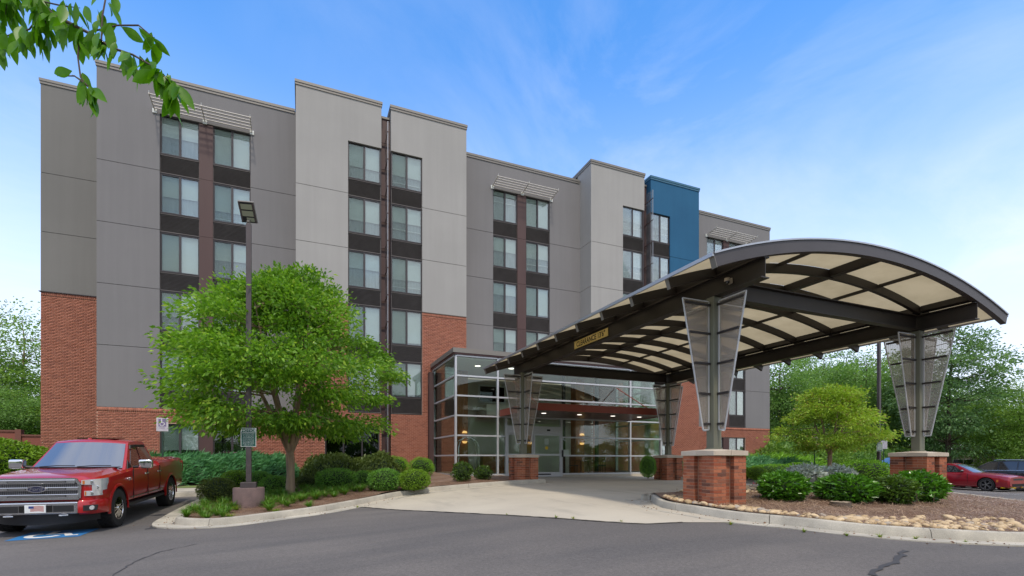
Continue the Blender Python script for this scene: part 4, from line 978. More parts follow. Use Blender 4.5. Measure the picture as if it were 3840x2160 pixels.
for x in PX:
    for y in PY:
        m_ = MB(KO); m_.box(x - .105, x + .105, y - .105, y + .105, CT - .03, 4.238); cl_ = m_.build('column', 'column_paint', can, bevel=.012)
        m_ = MB(KO); m_.lathe([(.17, CT - .02), (.17, CT + .012), (.0, CT + .012)], 20, (x, y, 0)); m_.build('base_plate', 'column_paint', cl_)
        for dx, dy in ((1, 0), (-1, 0), (0, 1), (0, -1)):
            def q(r_, z, o=0): return (x + dx * r_ - dy * o, y + dy * r_ + dx * o, z)
            zt = 4.14; th = .006
            m_ = MB(KO); bot = [q(.14, 1.5, -th), q(finr(1.5), 1.5, -th), q(finr(1.5), 1.5, th), q(.14, 1.5, th)]; top = [q(.14, zt, -th), q(finr(zt), zt, -th), q(finr(zt), zt, th), q(.14, zt, th)]
            fn = m_.hexa(bot, top).build('fin', 'fin_panel', can)
            m_ = MB(KO); up = (-dy, dx, 0)
            for a, b in (((.14, 1.5), (finr(1.5), 1.5)), ((finr(1.5), 1.5), (finr(zt), zt)), ((finr(zt), zt), (.14, zt)), ((.14, zt), (.14, 1.5))): m_.bar(q(*a), q(*b), .022, .022, up=up)
            m_.build('fin_edge', 'aluminium', fn)
            m_ = MB(KO)
            for k in range(1, 14):
                r_ = .14 + .66 * k / 14; z0_ = max(1.5, 1.5 + (r_ - .29) / .53 * 2.63)
                if zt - z0_ > .2: m_.bar(q(r_, z0_ + .01, th + .002), q(r_, zt - .01, th + .002), .004, .004, up=up)
            m_.build('fin_ribbing', 'fin_panel', fn)
            for z in STZ:
                m_ = MB(KO); m_.bar(q(.10, z), q(finr(z) - .045, z), .05, .045, up=(0, 0, 1)); m_.build('strap', 'strap', fn)
# clearance sign on the beam
sg_ = thing('clearance_sign', 'gold clearance sign with black lettering on the dark canopy beam', 'sign', (7.855, 12.7, 4.45))
m_ = MB(); m_.box(-.012, -.002, -.93, .93, -.115, .115); m_.build('plate', 'gold', sg_)
tm = text_mesh("CLEARANCE 13'6\"", .215, 'black_ink', .001, xs=.93, bold=.004); link('lettering', tm, sg_, (-.0145, 0, -.005), (R(90), 0, R(-90)))
sc_ = thing('security_camera', 'white dome security camera fixed to the dark canopy beam', 'camera', (7.77, 7.47, 4.43))
m_ = MB(); m_.lathe([(.0, .05), (.055, .05), (.06, .0), (.05, -.01), (.0, -.01)], 20); m_.build('housing', 'cap_stone', sc_, smooth=40)
m_ = MB(); m_.lathe([(.047, -.012), (.040, -.04), (.02, -.058), (.0, -.06)], 20); m_.build('dome', 'tinted_glass', sc_, smooth=60)
m_ = MB(); m_.box(.03, .085, -.03, .03, -.005, .045); m_.box(.075, .09, -.05, .05, -.05, .06); m_.build('bracket', 'cap_stone', sc_)
# thin conduit down the rear left column
m_ = MB((7.99, 17.30, 0)); m_.tube([(8.03, 17.27, 4.2), (8.03, 17.27, 1.35), (8.03, 17.27, 1.16)], .012, 6); m_.box(7.97, 8.09, 17.2, 17.32, CT - .03, CT + .13)
m_.build('conduit', 'black_plastic', None, label='thin black conduit with junction box on the pier before the doors', cat='conduit')

# ------------------------------------------------------------------ glass lobby
LO = (12, 24, 0); FY, LX, RX = 21.8, 6.4, 17.9; BYL = 25.96
lob = thing('entrance_lobby', 'glass walled hotel lobby with silver mullions and automatic doors', 'lobby', LO)
RZ = [.185 + .904 * k for k in range(7)]
VX = [6.4, 8.43, 8.86, 11.81, 15.9, 17.9]
def lb(name, matn, *bx, parent=None, bevel=0):
    m_ = MB(LO); m_.box(*bx); return m_.build(name, matn, parent or lob, bevel=bevel)
for i, x in enumerate(VX):
    z0 = .06 if i in (2, 3) else .10; z1 = RZ[3] if i == 2 else 5.62
    if i == 3: z1 = 2.9
    lb('mullion', 'aluminium', x - .04, x + .04, FY - .06, FY + .10, z0, z1)
for k, z in enumerate(RZ):
    if k in (0, 1, 2): spans = [(VX[0] + .04, VX[1] - .04), (VX[1] + .04, VX[2] - .04), (VX[3] + .04, VX[4] - .04), (VX[4] + .04, VX[5] - .04)]
    elif k == 3: spans = [(VX[0] + .04, VX[1] - .04), (VX[1] + .04, VX[4] - .04), (VX[4] + .04, VX[5] - .04)]
    else: spans = [(VX[0] + .04, VX[1] - .04), (VX[1] + .04, VX[4] - .04), (VX[4] + .04, VX[5] - .04)]
    for a, b in spans: lb('transom', 'aluminium', a, b, FY - .05, FY + .09, z - .035, z + .035)
    lb('transom', 'aluminium', LX - .055, LX + .08, FY + .10, BYL - .08, z - .034, z + .034); lb('transom', 'aluminium', RX - .08, RX + .055, FY + .10, BYL - .08, z - .034, z + .034)
for x in (LX, RX): lb('mullion', 'aluminium', x - .055, x + .08, BYL - .08, BYL - .001, .06, 5.62)
lb('corner_post', 'pilaster_brown', LX - .30, LX - .06, BYL - .35, BYL - .005, 0, 5.45)
for x0_, x1_ in ((VX[0] - .05, VX[2] - .05), (VX[3] + .05, RX + .05)): lb('sill', 'drive_concrete', x0_, x1_, FY - .05, FY + .12, -.1, RZ[0] - .036)
lb('sill', 'drive_concrete', LX - .05, LX + .08, FY + .12, BYL, -.1, RZ[0] - .036); lb('sill', 'drive_concrete', RX - .08, RX + .05, FY + .12, BYL, -.1, RZ[0] - .036)
for k in range(6):
    za, zb = RZ[k] + .035, RZ[k + 1] - .035
    segs = [(VX[0], VX[1])]
    if k < 3: segs += [(VX[1], VX[2]), (VX[3], VX[4]), (VX[4], VX[5])]
    else: segs += [(VX[1], 10.4), (10.4, 12.1), (12.1, 14.05), (14.05, VX[4]), (VX[4], VX[5])]
    for a, b in segs:
        ga = .006 if a in (10.4, 12.1, 14.05) else .04; gb = .006 if b in (10.4, 12.1, 14.05) else .04
        lb('pane', 'lobby_glass', a + ga, b - gb, FY + .015, FY + .025, za, zb)
    lb('pane', 'lobby_glass', LX + .015, LX + .025, FY + .10, BYL - .08, za, zb); lb('pane', 'lobby_glass', RX - .025, RX - .015, FY + .10, BYL - .08, za, zb)
lb('fascia', 'coping_metal', LX - .16, RX + .16, FY - .16, BYL, 5.72, 5.93); lb('fascia_trim', 'awning_soffit', LX - .11, RX + .11, FY - .11, BYL - .002, 5.655, 5.72)
lb('ceiling', 'lobby_ceiling', LX + .1, RX - .1, FY + .12, 27.1, 5.52, 5.60); lb('floor', 'lobby_floor', LX + .1, RX - .1, FY + .12, 27.15, .02, .12)
lb('back_wall', 'lobby_wall', 8.26, RX, 27.16, 27.27, .02, 5.9); lb('side_wall', 'lobby_wall', 16.16, 16.24, 26.0, 27.1, .1, 5.5)
lb('bulkhead', 'lobby_wall', 9.2, 16.1, 25.4, 27.1, 3.3, 3.9)
for x in (12.1, 14.05): lb('steel_post', 'bronze_steel', x - .06, x + .06, FY + .22, FY + .40, .12, 5.5)
for x, y in ((7.7, 25.2), (11.4, 25.1), (14.6, 25.0)):
    c_ = lb('wood_column', 'wood_warm', x - .28, x + .28, y - .28, y + .28, .12, 5.5)
    for z in (1.75, 2.35):
        m_ = MB(LO); m_.lathe([(.0, z - .02), (.10, z), (.14, z + .10), (.0, z + .10)] if z < 2 else [(.0, z - .08), (.14, z - .08), (.10, z + .02), (.0, z + .04)], 12, (x + .08, y - .36, 0)); m_.build('wall_sconce', 'sconce_glow', c_)
for x in (8.0, 9.8, 11.6, 13.4, 15.2): m_ = MB(LO); m_.lathe([(.0, 5.505), (.14, 5.505), (.14, 5.519)], 14, (x, 23.4, 0)); m_.build('ceiling_light', 'downlight', lob)
lb('interior_window', 'white_bar', 9.3, 11.0, 27.10, 27.15, 4.15, 5.2); lb('interior_glass', 'dark_glass', 9.4, 10.9, 27.08, 27.10, 4.25, 5.1)
lb('counter', 'wood_warm', 9.2, 12.2, 26.0, 26.6, .12, 1.2)
# entrance doors
DZ = .06
hdr = lb('door_header', 'aluminium', VX[2] + .04, VX[3] - .04, FY - .07, FY + .12, 2.16, 2.50)
lb('door_sensor', 'black_plastic', 10.98, 11.14, FY - .11, FY - .07, 2.28, 2.36, parent=hdr)
lb('transom_pane', 'lobby_glass', VX[2] + .04, VX[3] - .04, FY + .015, FY + .025, 2.50, RZ[3] - .035)
tm = text_mesh('1882', .13, 'black_ink', .001); link('house_number', tm, lob, (10.45 - LO[0], FY + .008 - LO[1], 2.70), (R(90), 0, 0))
for a, b in ((VX[2] + .04, 10.27), (10.29, VX[3] - .04)):
    y0 = FY - .03; m_ = MB(LO); fw = .075
    m_.box(a, a + fw, y0, y0 + .05, DZ, 2.155); m_.box(b - fw, b, y0, y0 + .05, DZ, 2.155); m_.box(a + fw, b - fw, y0, y0 + .05, 2.06, 2.155); m_.box(a + fw, b - fw, y0, y0 + .05, DZ, DZ + .22); m_.box(a + fw, b - fw, y0, y0 + .05, 1.08, 1.17)
    dr = m_.build('sliding_door', 'aluminium', lob)
    lb('door_pane', 'lobby_glass', a + fw, b - fw, y0 + .02, y0 + .03, DZ + .22, 1.08, parent=dr); lb('door_pane', 'lobby_glass', a + fw, b - fw, y0 + .02, y0 + .03, 1.17, 2.06, parent=dr)
    if a > 10:
        lb('door_vent', 'black_plastic', a + .2, b - .55, y0 - .004, y0, DZ + .09, DZ + .15, parent=dr)
        lb('door_notice', 'paper', 10.88, 11.10, y0 + .012, y0 + .016, 1.62, 1.92, parent=dr); m_ = MB(LO); m_.lathe([(.0, 0), (.085, 0), (.085, .003)], 20, (10.99, y0 + .012, 1.46), axis='y'); m_.build('door_decal', 'sign_yellow', dr)
lb('notice_board', 'paper', 11.93, 12.22, FY - .01, FY + .005, 1.05, 1.38); lb('entry_keypad', 'black_plastic', 11.80, 11.88, FY - .10, FY - .062, 1.02, 1.36)
# red entrance awning
aw = thing('entrance_awning', 'flat rust-red awning slab over the lobby doors', 'awning', (12.1, 20, 0)); LO2 = (12.1, 20, 0)
AX0, AX1, AY0 = 8.5, 15.7, 18.27
m_ = MB(LO2); m_.box(AX0, AX1, AY0, AY0 + .05, 2.90, 3.20); m_.box(AX0, AX0 + .05, AY0 + .05, FY - .07, 2.90, 3.20); m_.box(AX1 - .05, AX1, AY0 + .05, FY - .07, 2.90, 3.20); m_.build('fascia', 'awning_red', aw)
m_ = MB(LO2); m_.box(AX0 + .05, AX1 - .05, AY0 + .05, FY - .07, 2.93, 3.15); m_.build('soffit', 'awning_soffit', aw)
for x in (9.8, 11.6, 13.4, 14.9): m_ = MB(LO2); m_.lathe([(.0, 2.922), (.10, 2.922), (.11, 2.929)], 16, (x, 19.7, 0)); m_.build('downlight', 'downlight', aw)
for x in (9.2, 15.0): m_ = MB(LO2); m_.tube([(x, 19.0, 3.2), (x, FY - .07, 4.6)], .022, 6); m_.build('tie_rod', 'awning_red', aw)
m_ = MB((10.6, 20.6, 0)); m_.box(8.95, 12.0, 20.2, 21.5, .05, .062); m_.build('door_mat', 'mat_navy', label='dark navy door mat on the concrete before the sliding doors', cat='mat')
# lobby furniture
def chair(x, y, rz, label, matn='wood_chair'):
    t_ = thing('chair', label, 'chair', (x, y, .12), rz, 'dining chairs in the lobby')
    for sx_ in (-.19, .19):
        for sy_ in (-.19, .19): m_ = MB(); m_.box(sx_ - .02, sx_ + .02, sy_ - .02, sy_ + .02, 0, .43 if sy_ < 0 else .95); m_.build('leg', matn, t_)
    m_ = MB(); m_.box(-.22, .22, -.22, .22, .43, .48); m_.build('seat', 'black_plastic', t_)
    m_ = MB(); m_.box(-.165, .165, .18, .2, .62, .93); m_.build('backrest', matn, t_)
chair(13.3, 23.2, 1.2, 'wooden dining chair beside the lobby table, turned to the glass'); chair(14.9, 23.1, -1.4, 'wooden dining chair at the other end of the lobby table'); chair(15.4, 24.0, 2.6, 'wooden dining chair behind the lobby table by the right mullion')
tb = thing('dining_table', 'square dark wood table inside the lobby glass', 'table', (14.1, 23.4, .12))
m_ = MB(); m_.box(-.5, .5, -.4, .4, .70, .74); m_.build('tabletop', 'wood_chair', tb)
for sx_ in (-.42, .42):
    for sy_ in (-.32, .32): m_ = MB(); m_.box(sx_ - .03, sx_ + .03, sy_ - .03, sy_ + .03, 0, .70); m_.build('leg', 'wood_chair', tb)
lc = thing('luggage_cart', 'chrome luggage cart with arched rails inside the lobby corner', 'cart', (7.3, 22.9, .12))
for s_ in (-.25, .25):
    m_ = MB(); m_.tube([(-.5, s_, .2), (-.5, s_, 1.35), (-.4, s_ * .8, 1.65), (-.15, s_ * .3, 1.82), (.15, s_ * .3, 1.82), (.4, s_ * .8, 1.65), (.5, s_, 1.35), (.5, s_, .2)], .02, 8); m_.build('rail', 'chrome', lc, smooth=60)
m_ = MB(); m_.box(-.55, .55, -.3, .3, .15, .22); m_.build('deck', 'mat_navy', lc)
for sx_ in (-.42, .42):
    for sy_ in (-.22, .22): m_ = MB(); m_.lathe([(.0, -.02), (.07, -.02), (.07, .02), (.0, .02)], 14, (sx_, sy_, .07), axis='y'); m_.build('wheel', 'rubber', lc)
wf = thing('wet_floor_sign', 'yellow folding floor sign inside the lobby beside the doors', 'floor sign', (9.35, 22.5, .12))
for s_ in (-1, 1): m_ = MB(); m_.hexa([(-.15, s_ * .16, 0), (.15, s_ * .16, 0), (.15, s_ * .16 + .015, 0), (-.15, s_ * .16 + .015, 0)], [(-.10, s_ * .02, .62), (.10, s_ * .02, .62), (.10, s_ * .02 + .015, .62), (-.10, s_ * .02 + .015, .62)]); m_.build('board', 'sign_yellow', wf)
# ------------------------------------------------------------------ shrubs
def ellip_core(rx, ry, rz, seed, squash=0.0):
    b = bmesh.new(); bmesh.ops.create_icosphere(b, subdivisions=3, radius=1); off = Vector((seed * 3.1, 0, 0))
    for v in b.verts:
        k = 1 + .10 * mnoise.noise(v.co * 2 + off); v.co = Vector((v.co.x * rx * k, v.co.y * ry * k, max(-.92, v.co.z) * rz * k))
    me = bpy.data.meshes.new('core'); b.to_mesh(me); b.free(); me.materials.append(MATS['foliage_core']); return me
def ball_foliage(n, rx, ry, rz, size, matn, seed, lump=.10, asp=.5, out=.6, p=2.0, depth=.22):
    r_ = np.random.default_rng(seed); d = nrm(r_.normal(size=(n, 3)))
    sup = (np.abs(d) ** p).sum(1, keepdims=True) ** (-1 / p)        # superellipsoid for clipped shapes
    base = d * sup
    k = np.array([1 + lump * mnoise.noise((q[0] * 2.3 + seed, q[1] * 2.3, q[2] * 2.3)) + lump * .5 * mnoise.noise((q[0] * 6, q[1] * 6 + seed, q[2] * 6)) for q in d])[:, None]
    P = base * k * (1 - depth * r_.random((n, 1)) ** 2.2) * np.array([rx, ry, rz]); P[:, 2] = np.maximum(P[:, 2], -rz * .97)
    D = d * out + nrm(r_.normal(size=(n, 3))) * (1 - out * .5) + np.array([0, 0, .15])
    return leaf_mesh('foliage', P, D, size * r_.uniform(.6, 1.25, n), matn, asp, rng=r_)
SHR = {}
def shrub(kind, px, py, d, wpx, hpx, label, name='boxwood_shrub', group='clipped shrubs in the bed beside the drive', zf=bl_z, cat='shrub'):
    q = at(px, py, d); gx_, gy_ = px2g(px, py, zf); dd_ = gx_ * SI + gy_ * CO
    d = min(max(dd_, d * .93), d * 1.07); q = at(px, py, d); wd = wpx / FPX * d; h = hpx / FPX * d; dz_ = q.z - zf(q.x, q.y); z = zf(q.x, q.y) - .02; h += min(dz_, .25) if dz_ > 0 else 0
    t_ = thing(name, label, cat, (q.x, q.y, z), random.uniform(0, 6.28), group)
    if kind not in SHR:
        matn, n, size, lump, p, asp = {'box': ('leaf_box', 5200, .055, .10, 2.3, .5), 'olive': ('leaf_box_olive', 5200, .055, .10, 2.3, .5), 'bright': ('leaf_box_bright', 5200, .06, .09, 2.2, .5),
            'juniperball': ('leaf_hedge', 4200, .085, .16, 2.0, .16), 'laurel': ('leaf_laurel', 2300, .15, .16, 2.1, .36), 'laurelold': ('leaf_laurel_old', 2100, .15, .22, 2.0, .36), 'mound': ('leaf_hedge', 7000, .05, .06, 2.3, .4), 'loose': ('leaf_laurel_old', 1500, .12, .25, 2.0, .4), 'yellow': ('leaf_box_bright', 4000, .09, .22, 2.0, .45)}[kind]
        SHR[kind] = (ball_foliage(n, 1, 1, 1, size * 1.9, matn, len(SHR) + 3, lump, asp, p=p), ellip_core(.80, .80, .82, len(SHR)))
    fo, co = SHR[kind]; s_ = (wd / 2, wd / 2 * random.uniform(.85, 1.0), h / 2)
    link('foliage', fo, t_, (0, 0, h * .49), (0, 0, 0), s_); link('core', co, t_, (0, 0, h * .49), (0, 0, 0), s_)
    m_ = MB(); m_.tube([(0, 0, -.06), (.01, 0, h * .4)], [.03, .02], 6); m_.build('stem', 'twig', t_)
    return t_
shrub('olive', 815, 1884, 15.2, 128, 94, 'dark olive clipped boxwood mound beside the lamp post base')
shrub('bright', 888, 1846, 17.0, 110, 84, 'yellow-green clipped boxwood behind the lamp post')
shrub('box', 975, 1846, 17.4, 84, 80, 'dark green boxwood just behind the purple concrete lamp base')
shrub('box', 1032, 1850, 16.6, 108, 68, 'dark boxwood mound left against the pale tree trunk')
shrub('olive', 1150, 1832, 17.6, 84, 52, 'low olive boxwood between the tree trunk and large dark mound')
shrub('box', 1263, 1833, 17.3, 152, 78, 'broad dark green boxwood mound behind strappy grass clumps')
shrub('box', 1358, 1822, 17.9, 66, 58, 'small dark boxwood tucked between two larger mounds')
shrub('bright', 1388, 1812, 18.6, 54, 50, 'lime boxwood peeking out behind the darker mounds')
shrub('box', 1444, 1838, 16.9, 126, 82, 'round green boxwood next to the bright lime one at the kerb')
shrub('bright', 1553, 1834, 16.8, 114, 77, 'bright lime rounded boxwood, last one along the drive kerb')
shrub('juniperball', 1482, 1782, 22.2, 100, 72, 'fresh green rounded yew against the brick wall by the blade sign')
shrub('juniperball', 1580, 1786, 21.6, 92, 72, 'fresh green rounded yew at the brown lobby corner post')
shrub('loose', 1733, 1805, 20.6, 74, 74, 'straggly shrub with bare base before the lobby glass', 'loose_shrub')
shrub('loose', 1812, 1799, 20.9, 66, 54, 'smaller loose shrub before the lobby glass near the doors', 'loose_shrub')
shrub('box', 2430, 1793, 22.6, 60, 78, 'dark loose shrub at the lobby glass beside the brick pier', 'loose_shrub', None, rb_z)
# front island
G2 = 'glossy laurels on the island'
shrub('laurel', 2938, 1874, 11.0, 160, 105, 'glossy dark green laurel near the red-leaved plant', 'laurel_shrub', G2, fi_z)
shrub('laurel', 3168, 1877, 10.7, 186, 98, 'wide glossy green laurel behind the tree stump', 'laurel_shrub', G2, fi_z)
shrub('laurelold', 3348, 1884, 10.5, 172, 96, 'paler untidy laurel next to the brick pier', 'laurel_shrub', G2, fi_z)
shrub('laurel', 3438, 1876, 11.2, 168, 108, 'tall glossy laurel pressed against the brick pier', 'laurel_shrub', G2, fi_z)
shrub('mound', 3240, 1822, 15.6, 190, 100, 'large smooth clipped green mound behind the silver foliage', 'clipped_hedge', None, fi_z)
# hedges beyond the drive
G3 = 'hedges beyond the drive'
shrub('mound', 2905, 1795, 20.6, 190, 56, 'long yellow-green clipped hedge above the far kerb', 'clipped_hedge', G3, rb_z)
shrub('bright', 2838, 1797, 20.2, 80, 48, 'small dome hedge next to the long clipped hedge', 'clipped_hedge', G3, rb_z)
shrub('bright', 2785, 1795, 19.8, 66, 46, 'low lime hedge beside the brick pier', 'clipped_hedge', G3, rb_z)
shrub('mound', 2995, 1790, 21.6, 110, 58, 'clipped hedge end behind the sign post', 'clipped_hedge', G3, rb_z)
# left edge hedge
G4 = 'bushes by the brick enclosure'
for i, (a, b, d, ww, hh, l_) in enumerate(((20, 1790, 20, 190, 140, 'bright yellow-green bush left of the pickup'), (128, 1788, 21, 150, 112, 'bright yellow-green bush behind the chrome door mirror'), (215, 1782, 22, 120, 100, 'yellow-green bush between the pickup roof and brick wall'))):
    shrub('yellow', a, b, d, ww, hh, l_, 'leafy_bush', G4, lambda x, y: gz(x, y) + .15)
# juniper bank and viburnum against the building
def mass(name, label, poly, zf, h, n, size, matn, asp, flow, seed, cat='shrub', parent=None, core='foliage_core', lay=.5):
    r_ = np.random.default_rng(seed); xs = [p[0] for p in poly]; ys = [p[1] for p in poly]; P = []
    while len(P) < n:
        x, y = r_.uniform(min(xs), max(xs)), r_.uniform(min(ys), max(ys))
        if inpoly(x, y, poly): P.append((x, y))
    P = np.array(P); cx, cy = P.mean(0)
    ed = np.array([min(min(abs(x - min(xs)), abs(x - max(xs))) * 1.6, min(abs(y - min(ys)), abs(y - max(ys))) * 1.6, 1) ** .5 for x, y in P])
    hh = h * ed * np.array([.82 + .30 * mnoise.noise((x * 1.1, y * 1.1, seed)) for x, y in P]); g = zf(P[:, 0], P[:, 1])
    u = 1 - (1 - lay) * r_.random(n) ** 1.3 * 1.0; Z = g + hh * u
    D = np.column_stack([np.full(n, flow[0]), np.full(n, flow[1]), np.full(n, flow[2])]) + r_.normal(size=(n, 3)) * .38
    D[:, 1] -= .25 * r_.random(n)
    t_ = thing(name, label, cat, (cx, cy, float(g.mean())))
    V = np.column_stack([P[:, 0] - cx, P[:, 1] - cy, Z - g.mean()])
    link('foliage', leaf_mesh('foliage', V, D, size * r_.uniform(.6, 1.3, n), matn, asp, rng=r_), t_)
    gx = np.linspace(min(xs) + .1, max(xs) - .1, 24); gy = np.linspace(min(ys) + .1, max(ys) - .1, 12); m_ = MB((cx, cy, float(g.mean()))); vs = []
    for y in gy:
        for x in gx:
            e = min(min(abs(x - min(xs)), abs(x - max(xs))) * 1.6, min(abs(y - min(ys)), abs(y - max(ys))) * 1.6, 1) ** .5
            vs.append((x, y, float(zf(np.array([x]), np.array([y]))[0]) - .05 + h * e * (.82 + .3 * mnoise.noise((x * 1.1, y * 1.1, seed))) * .80))
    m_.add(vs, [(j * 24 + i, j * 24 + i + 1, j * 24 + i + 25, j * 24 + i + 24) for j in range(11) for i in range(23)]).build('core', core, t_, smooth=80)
    return t_
blz = lambda x, y: mls(BLC, x, y)
mass('juniper_bank', 'deep green feathery juniper bank under the ground floor windows', [(-6.2, 22.0), (-.3, 22.0), (-.3, 25.6), (-6.2, 25.6)], blz, 1.18, 15000, .30, 'leaf_juniper', .13, (.75, -.25, .42), 5)
mass('viburnum_hedge', 'olive leafy hedge in front of the dark storefront windows', [(-.1, 21.2), (4.0, 21.2), (4.0, 24.6), (-.1, 24.6)], blz, 1.12, 9000, .13, 'leaf_viburnum', .5, (.1, -.3, .5), 6)
rbz = lambda x, y: mls(RBC, x, y)
mass('juniper_bank', 'spreading green juniper at the right end of the brick ground floor', [(18.8, 17.4), (25, 17.4), (25, 22.5), (18.8, 22.5)], rbz, 1.0, 9000, .32, 'leaf_juniper', .13, (.6, -.2, .5), 7)
mass('juniper_bank', 'light green spreading juniper before the end bay windows', [(22.5, 20.8), (30.5, 20.8), (30.5, 25.4), (22.5, 25.4)], rbz, 1.25, 8000, .32, 'leaf_hedge', .13, (.5, -.2, .5), 8)
# silver dusty miller
r_ = np.random.default_rng(33)
def silver(px, py, d, wpx, hpx, label, seed):
    q = at(px, py, d); wd, h = wpx / FPX * d, hpx / FPX * d; r_ = np.random.default_rng(seed)
    t_ = thing('dusty_miller', label, 'plant', (q.x, q.y, q.z), 0, 'silver leaved plants')
    n = 90; P = []; D = []; S = []
    for i in range(n):
        a, rr_ = r_.uniform(0, 6.28), r_.random() ** .6; c_ = np.array([math.cos(a) * rr_ * wd / 2, math.sin(a) * rr_ * wd * .35, h * (1 - .45 * rr_ ** 2) * r_.uniform(.65, 1)])
        for k in range(26):
            dd = nrm(r_.normal(size=3) * .55 + np.array([math.cos(a) * rr_, math.sin(a) * rr_, .55])); P.append(c_ + dd * r_.uniform(0, .05) - np.array([0, 0, r_.uniform(0, .18) * h])); D.append(dd); S.append(r_.uniform(.07, .16))
    link('foliage', leaf_mesh('foliage', P, D, np.array(S), 'leaf_silver', .28, bend=.2, rng=r_), t_)
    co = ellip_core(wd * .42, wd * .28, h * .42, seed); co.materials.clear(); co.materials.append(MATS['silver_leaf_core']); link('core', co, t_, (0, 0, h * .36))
    m_ = MB(); m_.tube([(0, 0, -.05), (0, 0, h * .4)], .03, 6); m_.build('stem', 'twig', t_)
silver(3030, 1826, 13.6, 130, 84, 'silver-grey dusty miller clump spilling over bare mulch', 1); silver(3128, 1815, 14.2, 170, 72, 'silver-grey dusty miller clump before the big clipped mound', 2); silver(2986, 1812, 14.6, 90, 64, 'silver-grey dusty miller sprig beside the dark laurel', 3)
# red-leaved plant
q = at(2860, 1842, 11.6); t_ = thing('red_plant', 'small plant with dark red leaves peeking past a laurel', 'plant', (q.x, q.y, q.z))
rr_ = np.random.default_rng(4); P = rr_.normal(size=(60, 3)) * .07; P[:, 2] = np.abs(P[:, 2]) + .14; link('foliage', leaf_mesh('foliage', P, rr_.normal(size=(60, 3)), .085, 'leaf_red', .5, rng=rr_), t_)
m_ = MB(); m_.tube([(0, 0, -.05), (0, 0, .2)], .012, 5); m_.build('stem', 'twig', t_)
# small broad-leaved seedlings by the pier
for px, py, d in ((3438, 1880, 10.0), (3502, 1876, 10.2)):
    q = at(px, py, d); t_ = thing('seedling', 'young heart-leaved seedling at the foot of a laurel', 'plant', (q.x, q.y, q.z), 0, 'seedlings on the island')
    rr_ = np.random.default_rng(px); P = np.array([(0, 0, .10), (.03, 0, .14), (-.03, .02, .12), (.0, .03, .17)]); link('foliage', leaf_mesh('foliage', P, rr_.normal(size=(4, 3)) + np.array([0, -.5, .3]), .10, 'leaf_laurel', .8, rng=rr_), t_); m_ = MB(); m_.tube([(0, 0, -.03), (0, 0, .17)], .006, 5); m_.build('stem', 'twig', t_)
# strappy grass clumps (lilyturf)
TUF = []
for s_ in range(4): V, F = tuft(150, .30, 40 + s_, 1.05); TUF.append(np_mesh('blades', V, F, 'leaf_grass'))
V, F = tuft(110, .26, 50, 1.1); TUFL = np_mesh('blades', V, F, 'leaf_lime_grass')
def clump(x, y, s_, zf, lime=False, label=None, group='grass clumps in the bed beside the drive'):
    link('grass_clump', TUFL if lime else random.choice(TUF), None, (x, y, zf(x, y) - .01), (0, 0, random.uniform(0, 6.3)), (s_, s_, s_ * random.uniform(.85, 1.1)), label=label, cat='grass clump', group=group)
gl_lab = 'green strappy grass clump in the planting bed along the drive kerb'
pts = []
def try_clump(px, py, s_, lime=False, lab=gl_lab, tol=.22):
    x, y = px2g(px, py, bl_z)
    if not inpoly(x, y, BL_POLY): return
    if any(math.hypot(x - a, y - b) < tol for a, b in pts): return
    pts.append((x, y)); clump(x, y, s_, bl_z, lime, lab)
rr_ = random.Random(5)
for px, py in ((770,1905),(792,1928),(720,1920),(835,1900),(850,1925),(1000,1900),(1010,1868),(1060,1885),(1010,1915),(1075,1900),(1130,1880),(1160,1905),(1120,1920),(700,1938)): try_clump(px, py, rr_.uniform(.85, 1.1))
for px, py in ((862,1945),(885,1915),(915,1950),(1035,1925)): try_clump(px, py, .85, True, 'yellow-green strappy grass clump near the lamp post base')
for k in range(420):
    px, py = rr_.uniform(990, 1420), rr_.uniform(1836, 1905)
    if py > 1905 - (px - 1000) * .16: continue
    try_clump(px, py, rr_.uniform(.8, 1.15), tol=.26)
for k in range(120): try_clump(rr_.uniform(690, 900), rr_.uniform(1895, 1955), rr_.uniform(.75, 1.1), tol=.27)
for px, py in ((1690,1823),(1715,1825),(1765,1820),(1795,1820),(1820,1818),(1850,1816),(1885,1813),(1905,1812),(1870,1818)): try_clump(px, py, rr_.uniform(.55, .7), lab='low green grass tuft on the bed edge before the lobby glass')
for px, py in ((2800,1796),(2830,1797),(2860,1796),(2890,1797),(2925,1796)):
    x, y = px2g(px, py, rb_z); clump(x, y, .9, rb_z, False, 'green strappy grass clump under the far clipped hedge', 'grass clumps beyond the drive')
